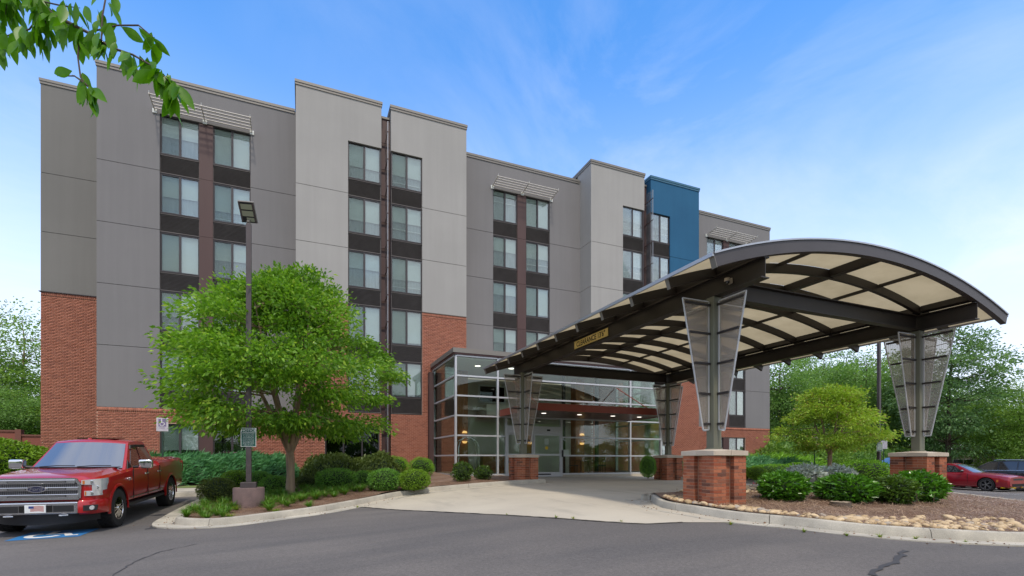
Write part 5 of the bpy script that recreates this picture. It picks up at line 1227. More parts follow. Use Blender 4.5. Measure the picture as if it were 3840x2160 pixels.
# ------------------------------------------------------------------ trees
def tree_mesh(H, cz_, rx, ry, rz, nclump, nleaf, lsize, matn, bark, trunk_r, seed, fork=.2, stems=1, flat=.55, asp=.5, surf=.55, clump=.16, droop=.1, shoots=0, low=-1.0, dome=False):
    r_ = np.random.default_rng(seed); m_ = MB()
    C = []
    while dome and len(C) < nclump:
        h = r_.random() ** .85; a = r_.uniform(0, 6.28); k = 1 + .16 * mnoise.noise((math.cos(a) * 1.5 + seed, math.sin(a) * 1.5, h * 2))
        Rh = (1 - h ** 2.3) ** .58 * min(1, .62 + h * 1.7) * k; rad = (.62 + .38 * r_.random()) if r_.random() < .62 else r_.random() ** .5 * .75
        C.append(np.array([math.cos(a) * Rh * rad * rx, math.sin(a) * Rh * rad * ry, cz_ - rz + 2 * rz * h * (.80 + .20 * (1 - rad))]))
    while not dome and len(C) < nclump:
        d = nrm(r_.normal(size=3)); rad = (surf + (1 - surf) * r_.random()) if r_.random() < .78 else r_.random() * .7
        k = 1 + .22 * mnoise.noise((d[0] * 1.6 + seed, d[1] * 1.6, d[2] * 1.6))
        p = d * rad * k
        if p[2] < low: continue
        C.append(np.array([p[0] * rx, p[1] * ry, cz_ + p[2] * rz]))
    for k in range(shoots):
        a = r_.uniform(0, 6.28); u = r_.uniform(.1, .55); C.append(np.array([math.cos(a) * rx * u, math.sin(a) * ry * u, cz_ + rz * (math.sqrt(1 - u * u) * (.66 if dome else 1.02) + r_.uniform(.02, .20))]))
    C = np.array(C)
    # limbs
    L_ = []; f0 = H * fork
    for s_ in range(stems):
        a = 2 * math.pi * (s_ + r_.uniform(-.2, .2)) / max(stems, 1); base = Vector((0, 0, f0 * .92)) if stems > 1 else None
        if stems > 1:
            tgt = Vector((math.cos(a) * rx * .42, math.sin(a) * ry * .42, cz_ + rz * .35)); mid = base.lerp(tgt, .42) + Vector((math.cos(a) * rx * .05, math.sin(a) * ry * .05, .15))
            pts_ = [base, base.lerp(mid, .5) + Vector((0, 0, .05)), mid, mid.lerp(tgt, .55), tgt]; m_.tube(pts_, [trunk_r * .62, trunk_r * .55, trunk_r * .42, trunk_r * .26, trunk_r * .10], 8); L_ += [p for i in range(4) for p in (pts_[i].lerp(pts_[i + 1], .3), pts_[i].lerp(pts_[i + 1], .8))][2:]
    if stems > 1:
        m_.tube([(0, 0, -.15), (0, 0, .02), (.02, .0, f0 * .45), (0, 0, f0 * .85), (0, 0, f0 * 1.05)], [trunk_r * 1.45, trunk_r * 1.2, trunk_r * .95, trunk_r * 1.05, trunk_r * .8], 12)
    else:
        ax = [Vector((.12 * mnoise.noise((k * .4, seed, 0)) * H * .2, .12 * mnoise.noise((k * .4, 0, seed)) * H * .2, z)) for k, z in enumerate(np.linspace(0, cz_ + rz * .8, 9))]; ax[0] = Vector((0, 0, -.2))
        m_.tube(ax, [trunk_r * (1.25 if k == 0 else 1 - .85 * k / 8) for k in range(9)], 9); L_ = ax[2:]
    for c_ in C:
        v = Vector(c_); b = min(L_, key=lambda p: (p - v).length + max(0, p.z - v.z) * 1.5); md = b.lerp(v, .55) + Vector((0, 0, -.06 * (v - b).length + .05)); rr0 = trunk_r * .13 + .008
        m_.tube([b, md, v], [rr0, rr0 * .6, .006], 4, cap=False)
    P = []; D = []
    per = nleaf // len(C); cr = clump * (rx + ry + rz) / 3
    for c_ in C:
        sc = r_.uniform(.6, 1.35); off = np.clip(r_.normal(size=(per, 3)), -2, 2) * np.array([cr, cr, cr * flat]) * sc * .8; dr = nrm(c_ - np.array([0, 0, cz_ - rz * .3]))
        off[:, 2] -= droop * np.linalg.norm(off[:, :2], axis=1); P.append(c_ + off); D.append(nrm(off) * .6 + dr * .5 + r_.normal(size=(per, 3)) * .45)
    P = np.concatenate(P); D = np.concatenate(D)
    return m_.mesh('trunk', bark, 60, fixn=False), leaf_mesh('crown', P, D, lsize * r_.uniform(.6, 1.3, len(P)), matn, asp, bend=.15, rng=r_)
def place_tree(meshes, label, loc, rz=0, sc=1.0, name='woodland_tree', group=None):
    t_ = thing(name, label, 'tree', loc, rz, group); t_.scale = (sc, sc, sc) if not isinstance(sc, tuple) else sc
    link('trunk', meshes[0], t_); link('crown', meshes[1], t_); return t_
q = at(1088, 1851, 15.8)
place_tree(tree_mesh(7.0, 4.7, 4.2, 2.8, 2.65, 120, 56000, .145, 'leaf_crape', 'bark_pale', .125, 3, fork=.19, stems=7, flat=.34, asp=.42, clump=.145, shoots=5, dome=True), 'bright green vase-shaped crape myrtle with smooth pale trunk beside the lamp post', (q.x, q.y, q.z), .6, name='crape_myrtle')
q = at(3112, 1775, 24.5)
place_tree(tree_mesh(4.6, 2.8, 2.5, 2.1, 1.55, 80, 22000, .135, 'leaf_crape_gold', 'bark_pale', .10, 8, fork=.2, stems=6, flat=.36, asp=.42, clump=.18, shoots=12, dome=True), 'yellow-green crape myrtle beyond the silver foliage and drive', (q.x, q.y, q.z), 1.1, name='crape_myrtle')
TM = [tree_mesh(12, 7.4, 3.6, 3.6, 4.6, 120, 17000, .20, 'leaf_wood_a', 'bark_dark', .17, 21, clump=.17, flat=.6, surf=.4),
      tree_mesh(11, 6.2, 3.8, 3.8, 4.6, 130, 18000, .21, 'leaf_wood_b', 'bark_dark', .16, 22, clump=.17, flat=.6, surf=.45),
      tree_mesh(14, 8.0, 3.4, 3.4, 6.0, 150, 18000, .20, 'leaf_wood_c', 'bark_dark', .20, 23, clump=.15, flat=.35, surf=.5, droop=.25),
      tree_mesh(12, 8.4, 3.0, 3.0, 3.8, 60, 5200, .17, 'leaf_wood_b', 'bark_pale', .13, 24, clump=.17, flat=.6, surf=.35)]
GW = 'woodland trees beyond the car park'
WT = [(2790, 1, 52, 9.5, 'mid green tree behind the right end of the hotel'), (2925, 0, 44, 11.5, 'dark leafy tree right beside the grey end wall of the hotel'), (3010, 1, 52, 12.5, 'tall loose tree behind the twin thin trunks'), (3090, 0, 46, 12, 'leafy tree with dark trunk behind the golden crape myrtle'),
      (3175, 2, 54, 14, 'tall dark tree behind the golden crape myrtle'), (3250, 0, 44, 11.0, 'leafy tree behind the right lamp post'), (3340, 1, 50, 12.5, 'mid green tree between lamp post and canopy column'), (3440, 2, 42, 11.5, 'dark drooping tree behind the right canopy column'), (3560, 2, 38, 13.4, 'tall dark evergreen with layered boughs right of the canopy'),
      (3640, 0, 44, 9.0, 'dark rounded tree behind the garden shed'), (3735, 1, 40, 7.2, 'fresh green tree behind the black vehicle'), (3830, 1, 36, 7.4, 'fresh green tree above the black vehicle roof'), (3950, 0, 40, 8.0, 'dark tree at the end of the car park'), (4100, 1, 42, 8.5, 'broad green tree past the end of the car park')]
for px, k, d, h, lab in WT:
    q = at(px, 1724, d); base_h = (12.0, 10.8, 14.0, 12.2)[k]; s_ = h / base_h
    place_tree(TM[k], lab, (q.x, q.y, -.9), random.uniform(0, 6.28), (s_ * 1.1, s_ * 1.1, s_), group=GW)
# understorey shrubs under the woodland edge
UB = [ball_foliage(3500, 2.3, 1.6, 1.5, .26, mn, 60 + i, .3, .5) for i, mn in enumerate(('leaf_wood_b', 'leaf_wood_a'))]
labs = ['low thicket at the woodland edge beyond the car park', 'shaded thicket under the woodland trees']
for i, px in enumerate(range(2880, 4060, 62)):
    q = at(px, 1724, (44 if px > 3380 else 37) + 6 * random.random()); t_ = thing('thicket', labs[i % 2], 'shrub', (q.x, q.y, -.9), random.uniform(0, 6.28), 'thicket at the woodland edge' if i % 2 == 0 else 'shaded thicket at the woodland edge')
    s_ = random.uniform(.8, 1.15); link('foliage', UB[i % 2], t_, (0, 0, 1.3 * s_), (0, 0, 0), (s_, s_, s_)); m_ = MB(); m_.tube([(0, 0, -.1), (.1, 0, 1.2)], .04, 5); m_.build('stem', 'bark_dark', t_)
# far belt of woods
rr_ = np.random.default_rng(77); P = []; 
for px in np.linspace(2600, 4600, 60):
    q = at(px, 1724, 66 + rr_.uniform(0, 10))
    n = 320; c_ = np.array([q.x, q.y, 4.0]); P.append(c_ + rr_.normal(size=(n, 3)) * np.array([2.4, 2.4, 2.1]))
P = np.concatenate(P); link('far_woods', leaf_mesh('far_woods', P, rr_.normal(size=(len(P), 3)), .55, 'leaf_wood_c', .6, rng=rr_), None, kind='stuff', label='far belt of dark woods beyond the car park', cat='woods')
# trees on the left
GL = 'trees left of the hotel'
for px, k, d, h, lab in ((-60, 3, 34, 12.8, 'airy thin-leaved tree with sky showing through at the left'), (88, 3, 37, 12.4, 'airy thin-leaved tree close to the brick corner'), (-20, 0, 31, 6.4, 'dark bushy tree behind the red enclosure'), (70, 1, 33, 6.0, 'mid green bushy tree behind the red enclosure'), (150, 0, 36, 7.2, 'dark bushy tree against the brick corner'), (-160, 1, 33, 9, 'broad green tree past the red enclosure')):
    q = at(px, 1724, d); s_ = h / (12.0, 10.8, 14.0, 12.2)[k]; place_tree(TM[k], lab, (q.x, q.y, -.5), random.uniform(0, 6.28), (s_ * 1.25, s_ * 1.25, s_), group=GL)
# trees across the street, seen mirrored in the lobby glass
for i, (x, y, k, h) in enumerate(((-16, -26, 0, 11), (-6, -30, 1, 12), (5, -27, 0, 11), (15, -30, 1, 12.5), (25, -25, 0, 11), (36, -28, 1, 12), (-28, -24, 1, 11), (47, -20, 0, 12))):
    s_ = h / (12.0, 10.8)[k]; place_tree(TM[k], ('dark green roadside tree across the street', 'mid green roadside tree across the street')[k], (x, y, -1.1), i * 1.3, (s_ * 1.3, s_ * 1.3, s_), group='roadside trees across the street' if k else 'dark roadside trees across the street')
for i, x in enumerate(range(-34, 56, 6)):  # unseen thickets added to close the bright gap mirrored in the lobby glass
    t_ = thing('thicket', 'unseen thicket added across the street to fill the lobby glass reflection', 'shrub', (x, -22 - (i % 3), -1.0), i * 1.1, 'unseen thicket added across the street to fill the lobby glass reflection')
    s_ = 1.5; link('foliage', UB[i % 2], t_, (0, 0, 1.9), (0, 0, 0), (s_, s_, s_)); m_ = MB(); m_.tube([(0, 0, -.1), (.1, 0, 1.2)], .04, 5); m_.build('stem', 'bark_dark', t_)
# ------------------------------------------------------------------ overhanging branch, top left
ot = thing('overhanging_tree', 'leafy branch hanging in from a tree standing over the street', 'tree', (-5.2, 1.6, gz(-5.2, 1.6)))
OB = Vector(ot.location); m_ = MB(OB)
def bp(px, py, d): return at(px, py, d)
top = bp(60, -120, 2.9)
m_.tube([(-5.2, 1.6, OB.z - .2), (-5.15, 1.65, 1.0), (-5.0, 1.7, 2.6), (-4.6, 1.9, 4.0)], [.13, .11, .09, .06], 10); m_.build('trunk', 'bark_dark', ot, smooth=60)
m_ = MB(OB)
main = [Vector((-4.7, 1.85, 3.7)), Vector((-3.2, 2.6, 3.75)), top, bp(135, 0, 2.75), bp(210, 60, 2.7), bp(330, 122, 2.6), bp(420, 180, 2.55), bp(500, 206, 2.5), bp(575, 250, 2.45), bp(640, 310, 2.42), bp(655, 350, 2.4)]
m_.tube(main, [.03, .022, .014, .010, .0085, .0075, .006, .005, .004, .003, .002], 6)
tw = [[bp(300, 130, 2.6), bp(292, 215, 2.6), bp(302, 290, 2.58), bp(330, 325, 2.56), bp(368, 352, 2.55)], [bp(380, 150, 2.56), bp(384, 60, 2.6), bp(395, 0, 2.65), bp(400, -60, 2.7)], [bp(170, 30, 2.72), bp(110, 110, 2.8), bp(40, 130, 2.9), bp(-40, 160, 3.0)], [bp(190, 50, 2.7), bp(150, 120, 2.75), bp(60, 150, 2.8)],
      [bp(330, 122, 2.6), bp(440, 95, 2.55), bp(520, 95, 2.5), bp(575, 140, 2.5)], [bp(60, -120, 2.9), bp(30, -20, 2.9), bp(20, 60, 2.9)], [bp(135, 0, 2.75), bp(225, 20, 2.65), bp(300, 30, 2.6)], [bp(330, 322, 2.56), bp(280, 285, 2.56), bp(215, 285, 2.58)]]
for tpts in tw: m_.tube(tpts, [.004] * (len(tpts) - 1) + [.0015], 5)
br = m_.build('branch', 'bark_dark', ot, smooth=60)
def leaf_proto(seed):
    r_ = random.Random(seed); V = []; F = []; n = 7; prof = [0, .55, .92, 1.0, .82, .48, 0.0]
    cv = r_.uniform(.02, .22); fo = r_.uniform(.12, .3)
    for i in range(n):
        u = i / (n - 1); w_ = prof[i] * .19; z = -cv * u * u
        V += [(u, -w_, z + fo * w_), (u, 0, z), (u, w_, z + fo * w_)]
    for i in range(n - 1):
        k = 3 * i; F += [(k, k + 3, k + 4, k + 1), (k + 1, k + 4, k + 5, k + 2)]
    return np_mesh('leaf', np.array(V), np.array(F), 'leaf_branch', True)
LP = [leaf_proto(s_) for s_ in range(5)]; LS = 1.08
rr_ = random.Random(12)
def hang(pts_, n, lmin, lmax, down=1.0, spread=.6, jit=.03):
    seg = list(zip(pts_[:-1], pts_[1:]))
    for i in range(n):
        a, b = seg[min(int(rr_.random() * len(seg)), len(seg) - 1)]; p = a.lerp(b, rr_.random()) + Vector([rr_.uniform(-jit, jit) for _ in range(3)])
        d = Vector((rr_.uniform(-1, 1) * spread, rr_.uniform(-1, 1) * spread, -down + rr_.uniform(-.3, .35) * spread)).normalized()
        ro = d.to_track_quat('X', 'Z').to_euler(); ro2 = (d.to_track_quat('X', 'Z').to_matrix() @ Matrix.Rotation(rr_.uniform(-1.4, 1.4), 3, 'X')).to_euler(); s_ = rr_.uniform(lmin, lmax) * LS
        link('leaf', rr_.choice(LP), br, p - OB, ro2, (s_, s_, s_))
hang(main[2:], 84, .085, .135, 1.0, .75); hang(main[8:], 18, .08, .12); hang(tw[0][2:], 13, .10, .13, 1.0, .3, .012); hang(tw[0][:3], 4, .07, .10); hang(tw[1], 12, .08, .12); hang(tw[2], 36, .085, .13); hang(tw[3], 28, .085, .12); hang(tw[4], 14, .08, .125, .6, .9); hang(tw[5], 30, .09, .13); hang(tw[6], 16, .08, .12); hang(tw[7], 3, .10, .13, .25, .5)
# ------------------------------------------------------------------ vehicles (local: x = its left, y = towards its rear, origin on the ground under the front axle)
def loft_body(sections, R_w, z_w, axles, xin, paint):
    vs = []; fs = []; k = len(sections[0][1]); ring = 2 * k - 2
    for y, half in sections:
        full = [(x, z) for x, z in half] + [(-x, z) for x, z in half[-2:0:-1]]
        vs += [(x, y, z) for x, z in full]
    for i in range(len(sections) - 1):
        for j in range(ring): fs.append((i * ring + j, i * ring + (j + 1) % ring, (i + 1) * ring + (j + 1) % ring, (i + 1) * ring + j))
    fs += [tuple(range(ring))[::-1], tuple((len(sections) - 1) * ring + j for j in range(ring))]
    m_ = MB(); m_.add(vs, fs); me = m_.mesh('body', [paint, 'dark_liner']); ob = bpy.data.objects.new('tmpbody', me); COL.objects.link(ob); cut_ = []
    for ya in axles:
        for s_ in (-1, 1):
            c_ = MB(); c_.lathe([(R_w, 0), (R_w, s_ * .9)], 40, (s_ * xin, ya, z_w), axis='x'); cm = c_.mesh('cut', 'dark_liner'); co = bpy.data.objects.new('tmpcut', cm); COL.objects.link(co); cut_.append(co)
            md = ob.modifiers.new('b', 'BOOLEAN'); md.operation = 'DIFFERENCE'; md.object = co; md.solver = 'EXACT'
    bpy.context.view_layer.update()
    ev = bpy.data.meshes.new_from_object(ob.evaluated_get(bpy.context.evaluated_depsgraph_get())); ev.name = 'body'
    for o in cut_ + [ob]: bpy.data.objects.remove(o)
    ev.materials.clear(); ev.materials.append(MATS[paint]); ev.materials.append(MATS['dark_liner'])
    for p_ in ev.polygons:
        c_ = p_.center; p_.material_index = 0
        for ya in axles:
            rr_ = math.hypot(c_.y - ya, c_.z - z_w)
            if rr_ < R_w - .002 and abs(c_.x) < xin + .25 and abs(c_.x) > .2 or (abs(rr_ - R_w) < .02 and abs(p_.normal.x) < .3): p_.material_index = 1
        p_.use_smooth = True
    ev.set_sharp_from_angle(angle=R(28)); return ev
def cab_shell(rows, paint, parent, base_z):
    nu = 9; vs = []; fs = []
    us = [-1 + 2 * i / (nu - 1) for i in range(nu)]
    for y, z, hw, yb, cr in rows: vs += [(u * hw, y + yb * (1 - u * u), z + cr * (1 - u * u)) for u in us]
    for i in range(len(rows) - 1):
        for j in range(nu - 1): fs.append((i * nu + j, i * nu + j + 1, (i + 1) * nu + j + 1, (i + 1) * nu + j))
    n = len(rows); fs.append(tuple(i * nu for i in range(n))); fs.append(tuple(i * nu + nu - 1 for i in range(n))[::-1])
    m_ = MB(); m_.add(vs, fs); return m_.build('cab', paint, parent, smooth=28)
def screen_glass(name, rows, u0, u1, matn, parent, off):
    nu = 11; vs = []; fs = []; us = [u0 + (u1 - u0) * i / (nu - 1) for i in range(nu)]
    for y, z, hw, yb, cr in rows: vs += [(u * hw + 0, y + yb * (1 - u * u) + off[1], z + cr * (1 - u * u) + off[2]) for u in us]
    for i in range(len(rows) - 1):
        for j in range(nu - 1): fs.append((i * nu + j, i * nu + j + 1, (i + 1) * nu + j + 1, (i + 1) * nu + j))
    m_ = MB(); m_.add(vs, fs); return m_.build(name, matn, parent, smooth=60)
def lerp_rows(a, b, t): return tuple(p + (q - p) * t for p, q in zip(a, b))
def side_poly(name, pts_, hwf, matn, parent, th=.012, sides=(-1, 1), off=.004):
    out = []
    for s_ in sides:
        m_ = MB(); n = len(pts_); vs = [(s_ * (hwf(z) + off + th), y, z) for y, z in pts_] + [(s_ * (hwf(z) + off - .02), y, z) for y, z in pts_]
        m_.add(vs, [tuple(range(n)), tuple(range(n, 2 * n))[::-1]] + [(i, (i + 1) % n, n + (i + 1) % n, n + i) for i in range(n)]); out.append(m_.build(name, matn, parent))
    return out
def wheel(parent, x, y, Rt, w_, rim, rimmat, spokes, side, twin=False):
    s_ = side; wh = bpy.data.objects.new('wheel', None); 
    m_ = MB(); r_ = rim
    m_.lathe([(r_, -w_ / 2), (Rt * .93, -w_ / 2), (Rt * .985, -w_ * .42), (Rt, -w_ * .30), (Rt, w_ * .30), (Rt * .985, w_ * .42), (Rt * .93, w_ / 2), (r_ + .01, w_ / 2), (r_, w_ / 2 - .01), (r_, w_ / 2 - .06)], 36, axis='x', cap=False)
    ty = m_.build('wheel', 'rubber', parent, smooth=40); ty.location = (x, y, Rt); 
    if Rt > .40:
        nb = 40; tr = MB()
        for k in range(nb):
            a = 2 * math.pi * k / nb
            for xx, ww in ((-w_ * .28, .05), (0, .06), (w_ * .28, .05)):
                c_ = Vector((xx, math.cos(a + xx) * (Rt + .003), math.sin(a + xx) * (Rt + .003))); tr.bar(c_ - Vector((ww, 0, 0)), c_ + Vector((ww, 0, 0)), .03, .014, up=(0, math.cos(a + xx), math.sin(a + xx)))
        tr.build('tread', 'rubber', ty)
    m_ = MB(); o = s_ * (w_ / 2 - .03)
    m_.lathe([(r_, s_ * (w_ / 2 - .005)), (r_ * .94, s_ * (w_ / 2 - .005)), (r_ * .90, s_ * (w_ / 2 - .05)), (r_ * .90, s_ * -.02), (.0, s_ * -.02)], 32, axis='x', mi=0, cap=False)
    m_.mi[-64:] = [1] * 64
    m_.build('rim', [rimmat, 'dark_liner'], ty, smooth=40)
    m_ = MB()
    for k in range(spokes):
        a = 2 * math.pi * k / spokes
        for da in ((-.10, .10) if twin else (0,)):
            p0 = Vector((o + s_ * .005, math.cos(a) * r_ * .16, math.sin(a) * r_ * .16)); p1 = Vector((o + s_ * .004, math.cos(a + da * 1.7) * r_ * .92, math.sin(a + da * 1.7) * r_ * .92)); m_.bar(p0, p1, r_ * (.10 if twin else .17), .03, up=(1, 0, 0))
    m_.lathe([(.0, o + s_ * .03), (r_ * .17, o + s_ * .025), (r_ * .22, o - s_ * .01)], 20, axis='x'); m_.build('spokes', rimmat, ty, smooth=30)
    return ty
# ---- pickup
tx, ty_ = -4.72, 13.62; tz = gz(tx + .9, ty_) - .005
pk = thing('pickup_truck', 'glossy red crew cab pickup with chrome grille parked over the blue bay symbol', 'pickup', (tx, ty_, tz)); pk.rotation_euler = (R(2.2), 0, R(-3.4))
def ts(y, zb, zt, k=1.0, hood=0.0, xs=1.0):
    return (y, [(0, zb), (.86 * xs, zb), (.965 * xs, zb + .07), (.985 * xs, .66), (1.0 * xs, .84), (.992 * xs, zt - .20), (.965 * xs, zt - .05), (.90 * xs, zt), (.80 * xs, zt + hood * .2), (.72 * xs, zt + hood), (.35 * xs, zt + hood * .85), (0, zt + hood * .95)])
secs = [ts(-.93, .62, 1.085, xs=.72, hood=.02), ts(-.90, .62, 1.105, xs=.81, hood=.03), ts(-.84, .58, 1.13, xs=.895, hood=.035), ts(-.74, .54, 1.15, xs=.95, hood=.045), ts(-.55, .52, 1.175, xs=.988, hood=.05), ts(-.30, .50, 1.19, hood=.055), ts(.2, .48, 1.215, hood=.06), ts(.66, .46, 1.24, hood=.055), ts(.80, .46, 1.245, hood=.01), ts(1.0, .46, 1.255), ts(2.70, .46, 1.285), ts(2.745, .46, 1.29), ts(2.75, .46, 1.345, hood=.035), ts(3.6, .47, 1.355, hood=.05), ts(4.82, .50, 1.37, hood=.035), ts(4.92, .54, 1.34, xs=.975, hood=.02)]
link('body', loft_body(secs, .475, .435, (0, 3.68), .62, 'red_paint'), pk)
rows = [(.70, 1.24, .885, -.17, .0), (1.06, 1.53, .80, -.13, .02), (1.40, 1.825, .715, -.09, .04), (1.47, 1.86, .70, -.05, .058), (1.95, 1.885, .69, 0, .06), (2.42, 1.87, .685, 0, .058), (2.53, 1.83, .69, 0, .04), (2.74, 1.27, .88, 0, 0)]
cab_shell(rows, 'red_paint', pk, 1.25)
hwf = lambda z: .885 + (z - 1.215) / (1.86 - 1.215) * (.70 - .885)
ws = screen_glass('windscreen', [lerp_rows(rows[0], rows[1], .06), rows[1], lerp_rows(rows[1], rows[2], .93)], -.94, .94, 'windscreen', pk, (0, -.010, .010))
for x0_, sgn in ((-.62, 1), (.05, 1)):
    m_ = MB(); m_.tube([(x0_, .50, 1.31), (x0_ + .3, .50, 1.335), (x0_ + .62, .53, 1.33)], .010, 5); m_.build('wiper', 'black_plastic', pk)
m_ = MB(); m_.box(-.80, .80, .52, .68, 1.285, 1.302); m_.build('cowl_vent', 'black_plastic', pk)
side_poly('side_window', [(1.00, 1.275), (1.46, 1.755), (1.74, 1.775), (1.74, 1.285)], hwf, 'tinted_glass', pk); side_poly('side_window', [(1.82, 1.29), (1.82, 1.775), (2.34, 1.765), (2.56, 1.46), (2.57, 1.305)], hwf, 'tinted_glass', pk)
side_poly('window_trim', [(.96, 1.245), (.98, 1.272), (2.59, 1.300), (2.60, 1.275)], hwf, 'chrome', pk, off=.006); side_poly('window_visor', [(1.36, 1.70), (1.43, 1.79), (1.76, 1.80), (1.76, 1.74), (1.47, 1.725)], hwf, 'black_plastic', pk, off=.018); side_poly('window_visor', [(1.80, 1.80), (2.34, 1.795), (2.37, 1.735), (1.80, 1.745)], hwf, 'black_plastic', pk, off=.018)
side_poly('mirror_sail', [(.78, 1.24), (.98, 1.44), (1.05, 1.28), (1.02, 1.235)], hwf, 'black_plastic', pk, off=.012)
m_ = MB(); m_.box(-.38, .38, 1.6, 2.2, 1.935, 1.952); m_.build('sunroof', 'tinted_glass', pk)
m_ = MB(); m_.lathe([(.0, 1.96), (.035, 1.95), (.045, 1.92)], 12, (-.1, 1.55, 0)); m_.build('roof_antenna', 'red_paint', pk)
for s_ in (-1, 1):
    for ya in (0, 3.68):
        wheel(pk, s_ * .855, ya, .42, .285, .245, 'chrome', 8, s_, True)
        m_ = MB(); vs = []; fs = []
        for k in range(25):
            a = R(-8 + 196 * k / 24); 
            for rr_, xo in ((.472, .985), (.472, 1.012), (.49, 1.016), (.53, 1.0), (.525, .97)): vs.append((s_ * xo, ya - math.cos(a) * rr_, .435 + math.sin(a) * rr_))
        for k in range(24): fs += [(k * 5 + j, k * 5 + (j + 1) % 5, k * 5 + 5 + (j + 1) % 5, k * 5 + 5 + j) for j in range(5)]
        m_.add(vs, fs).build('wheel_arch_flare', 'red_paint', pk, smooth=50)
    for y in (.84, 1.80, 2.71): m_ = MB(); m_.box(*sorted((s_ * .985, s_ * 1.0035)), y - .005, y + .005, .55, 1.24); m_.build('door_seam', 'dark_liner', pk)
    for y in (1.66, 2.58):
        m_ = MB(); m_.tube([(s_ * 1.005, y - .12, 1.085), (s_ * 1.04, y - .09, 1.09), (s_ * 1.04, y + .09, 1.095), (s_ * 1.005, y + .12, 1.09)], .018, 6); m_.build('door_handle', 'chrome', pk, smooth=60)
    m_ = MB(); m_.box(*sorted((s_ * .80, s_ * .99)), .55, 3.1, .40, .465); m_.build('running_board', 'black_plastic', pk)
    m_ = MB(); m_.box(*sorted((s_ * .985, s_ * 1.006)), .62, 2.98, .585, .605); m_.build('rocker_trim', 'satin_chrome', pk)
    m_ = MB(); m_.tube([(s_ * .94, 1.02, 1.27), (s_ * 1.12, .98, 1.29)], .035, 6); mr = m_.build('mirror_arm', 'black_plastic', pk)
    b = bmesh.new(); bmesh.ops.create_cube(b, size=1); bmesh.ops.bevel(b, geom=b.edges[:], offset=.22, segments=4, affect='EDGES', profile=.6); me = bpy.data.meshes.new('mirror'); b.to_mesh(me); b.free(); me.materials.append(MATS['chrome']); me.polygons.foreach_set('use_smooth', [True] * len(me.polygons))
    link('mirror', me, pk, (s_ * 1.21, .96, 1.35), (0, 0, s_ * .12), (.27, .16, .21))
    m_ = MB(); m_.box(*sorted((s_ * 1.10, s_ * 1.32)), 1.03, 1.045, 1.27, 1.43); m_.build('mirror_glass', 'tinted_glass', pk)
    # headlamp: C shape wrapping the corner
    hl = MB()
    def fr(x): return float(np.interp(x, (.6, .72, .81, .895, .95, .99), (-.94, -.93, -.90, -.84, -.74, -.55))) - .006
    def hx(xa, xb, za, zb, za2=None, zb2=None):
        za2 = za if za2 is None else za2; zb2 = zb if zb2 is None else zb2; n = 5; vs = []; fs = []
        for i in range(n + 1):
            u = i / n; x = xa + (xb - xa) * u; a_, b_ = za + (za2 - za) * u, zb + (zb2 - zb) * u
            vs += [(s_ * x, fr(x) - .012, a_), (s_ * x, fr(x) - .012, b_), (s_ * x, fr(x) + .08, b_), (s_ * x, fr(x) + .08, a_)]
        for i in range(n): fs += [(4 * i + j, 4 * i + (j + 1) % 4, 4 * i + 4 + (j + 1) % 4, 4 * i + 4 + j) for j in range(4)]
        fs += [(0, 1, 2, 3), (4 * n + 3, 4 * n + 2, 4 * n + 1, 4 * n)]; return vs, fs
    hl.add(*hx(.69, .985, 1.02, 1.11, 1.01, 1.13)); hl.add(*hx(.845, .98, .89, 1.022)); hl.add(*hx(.735, .955, .79, .891)); h_ = hl.build('headlight', 'lamp_clear', pk, smooth=30)
    am = MB(); am.add(*hx(.712, .745, 1.03, 1.10)); m2 = am; 
    for v_i in range(len(m2.v)): m2.v[v_i] = (m2.v[v_i][0], m2.v[v_i][1] - .005, m2.v[v_i][2])
    m2.build('marker_lamp', 'amber', h_)
    am = MB(); am.add(*hx(.745, .765, .80, .88)); am.v = [(a_, b_ - .005, c_) for a_, b_, c_ in am.v]; am.build('marker_lamp', 'amber', h_)
    for zc_, xa in ((1.07, .84), (.955, .91), (.84, .84)):
        pj = MB(); pj.lathe([(.0, 0), (.034, -.002), (.036, -.006), (.028, -.010), (.0, -.004)], 14, (s_ * xa, fr(xa) - .014, zc_), axis='y'); pj.build('lamp_lens', 'chrome', h_, smooth=40)
    # red bumper corner
    bc = MB(); n = 7; vs = []; fs = []
    for i in range(n + 1):
        u = i / n; x = .66 + (1.0 - .66) * u; yy = -1.02 + .52 * max(0, u - .1) ** 2.2
        for zz, yo in ((.42, .06), (.46, 0), (.66, -.005), (.705, .03)): vs.append((s_ * x, yy + yo, zz))
        vs.append((s_ * x, yy + .16, .705)); vs.append((s_ * x, yy + .16, .42))
    for i in range(n): fs += [(6 * i + j, 6 * i + (j + 1) % 6, 6 * i + 6 + (j + 1) % 6, 6 * i + 6 + j) for j in range(6)]
    fs += [tuple(range(6)), tuple(6 * n + j for j in range(6))[::-1]]; bc.add(vs, fs).build('bumper_corner', 'red_paint', pk, smooth=40)
    fg = MB(); fg.hexa([(s_ * .74, -1.024, .50), (s_ * .93, -.955, .50), (s_ * .93, -.90, .50), (s_ * .74, -.97, .50)], [(s_ * .74, -1.024, .61), (s_ * .95, -.945, .61), (s_ * .95, -.90, .61), (s_ * .74, -.97, .61)]); fgo = fg.build('fog_lamp', 'black_plastic', pk)
    fl = MB(); fl.lathe([(.0, 0), (.04, 0), (.045, .02)], 14, (s_ * .87, -.99, .555), axis='y'); fl.build('fog_lens', 'lamp_clear', fgo)
    tl = MB(); tl.box(*sorted((s_ * .90, s_ * .985)), 4.86, 4.935, .95, 1.28); tl.build('tail_light', 'flag_red', pk)
    th_ = MB(); th_.tube([(s_ * .36, -1.03, .425), (s_ * .40, -1.055, .425), (s_ * .46, -1.055, .425), (s_ * .50, -1.03, .425)], .014, 6); th_.build('tow_hook', 'chrome', pk, smooth=60)
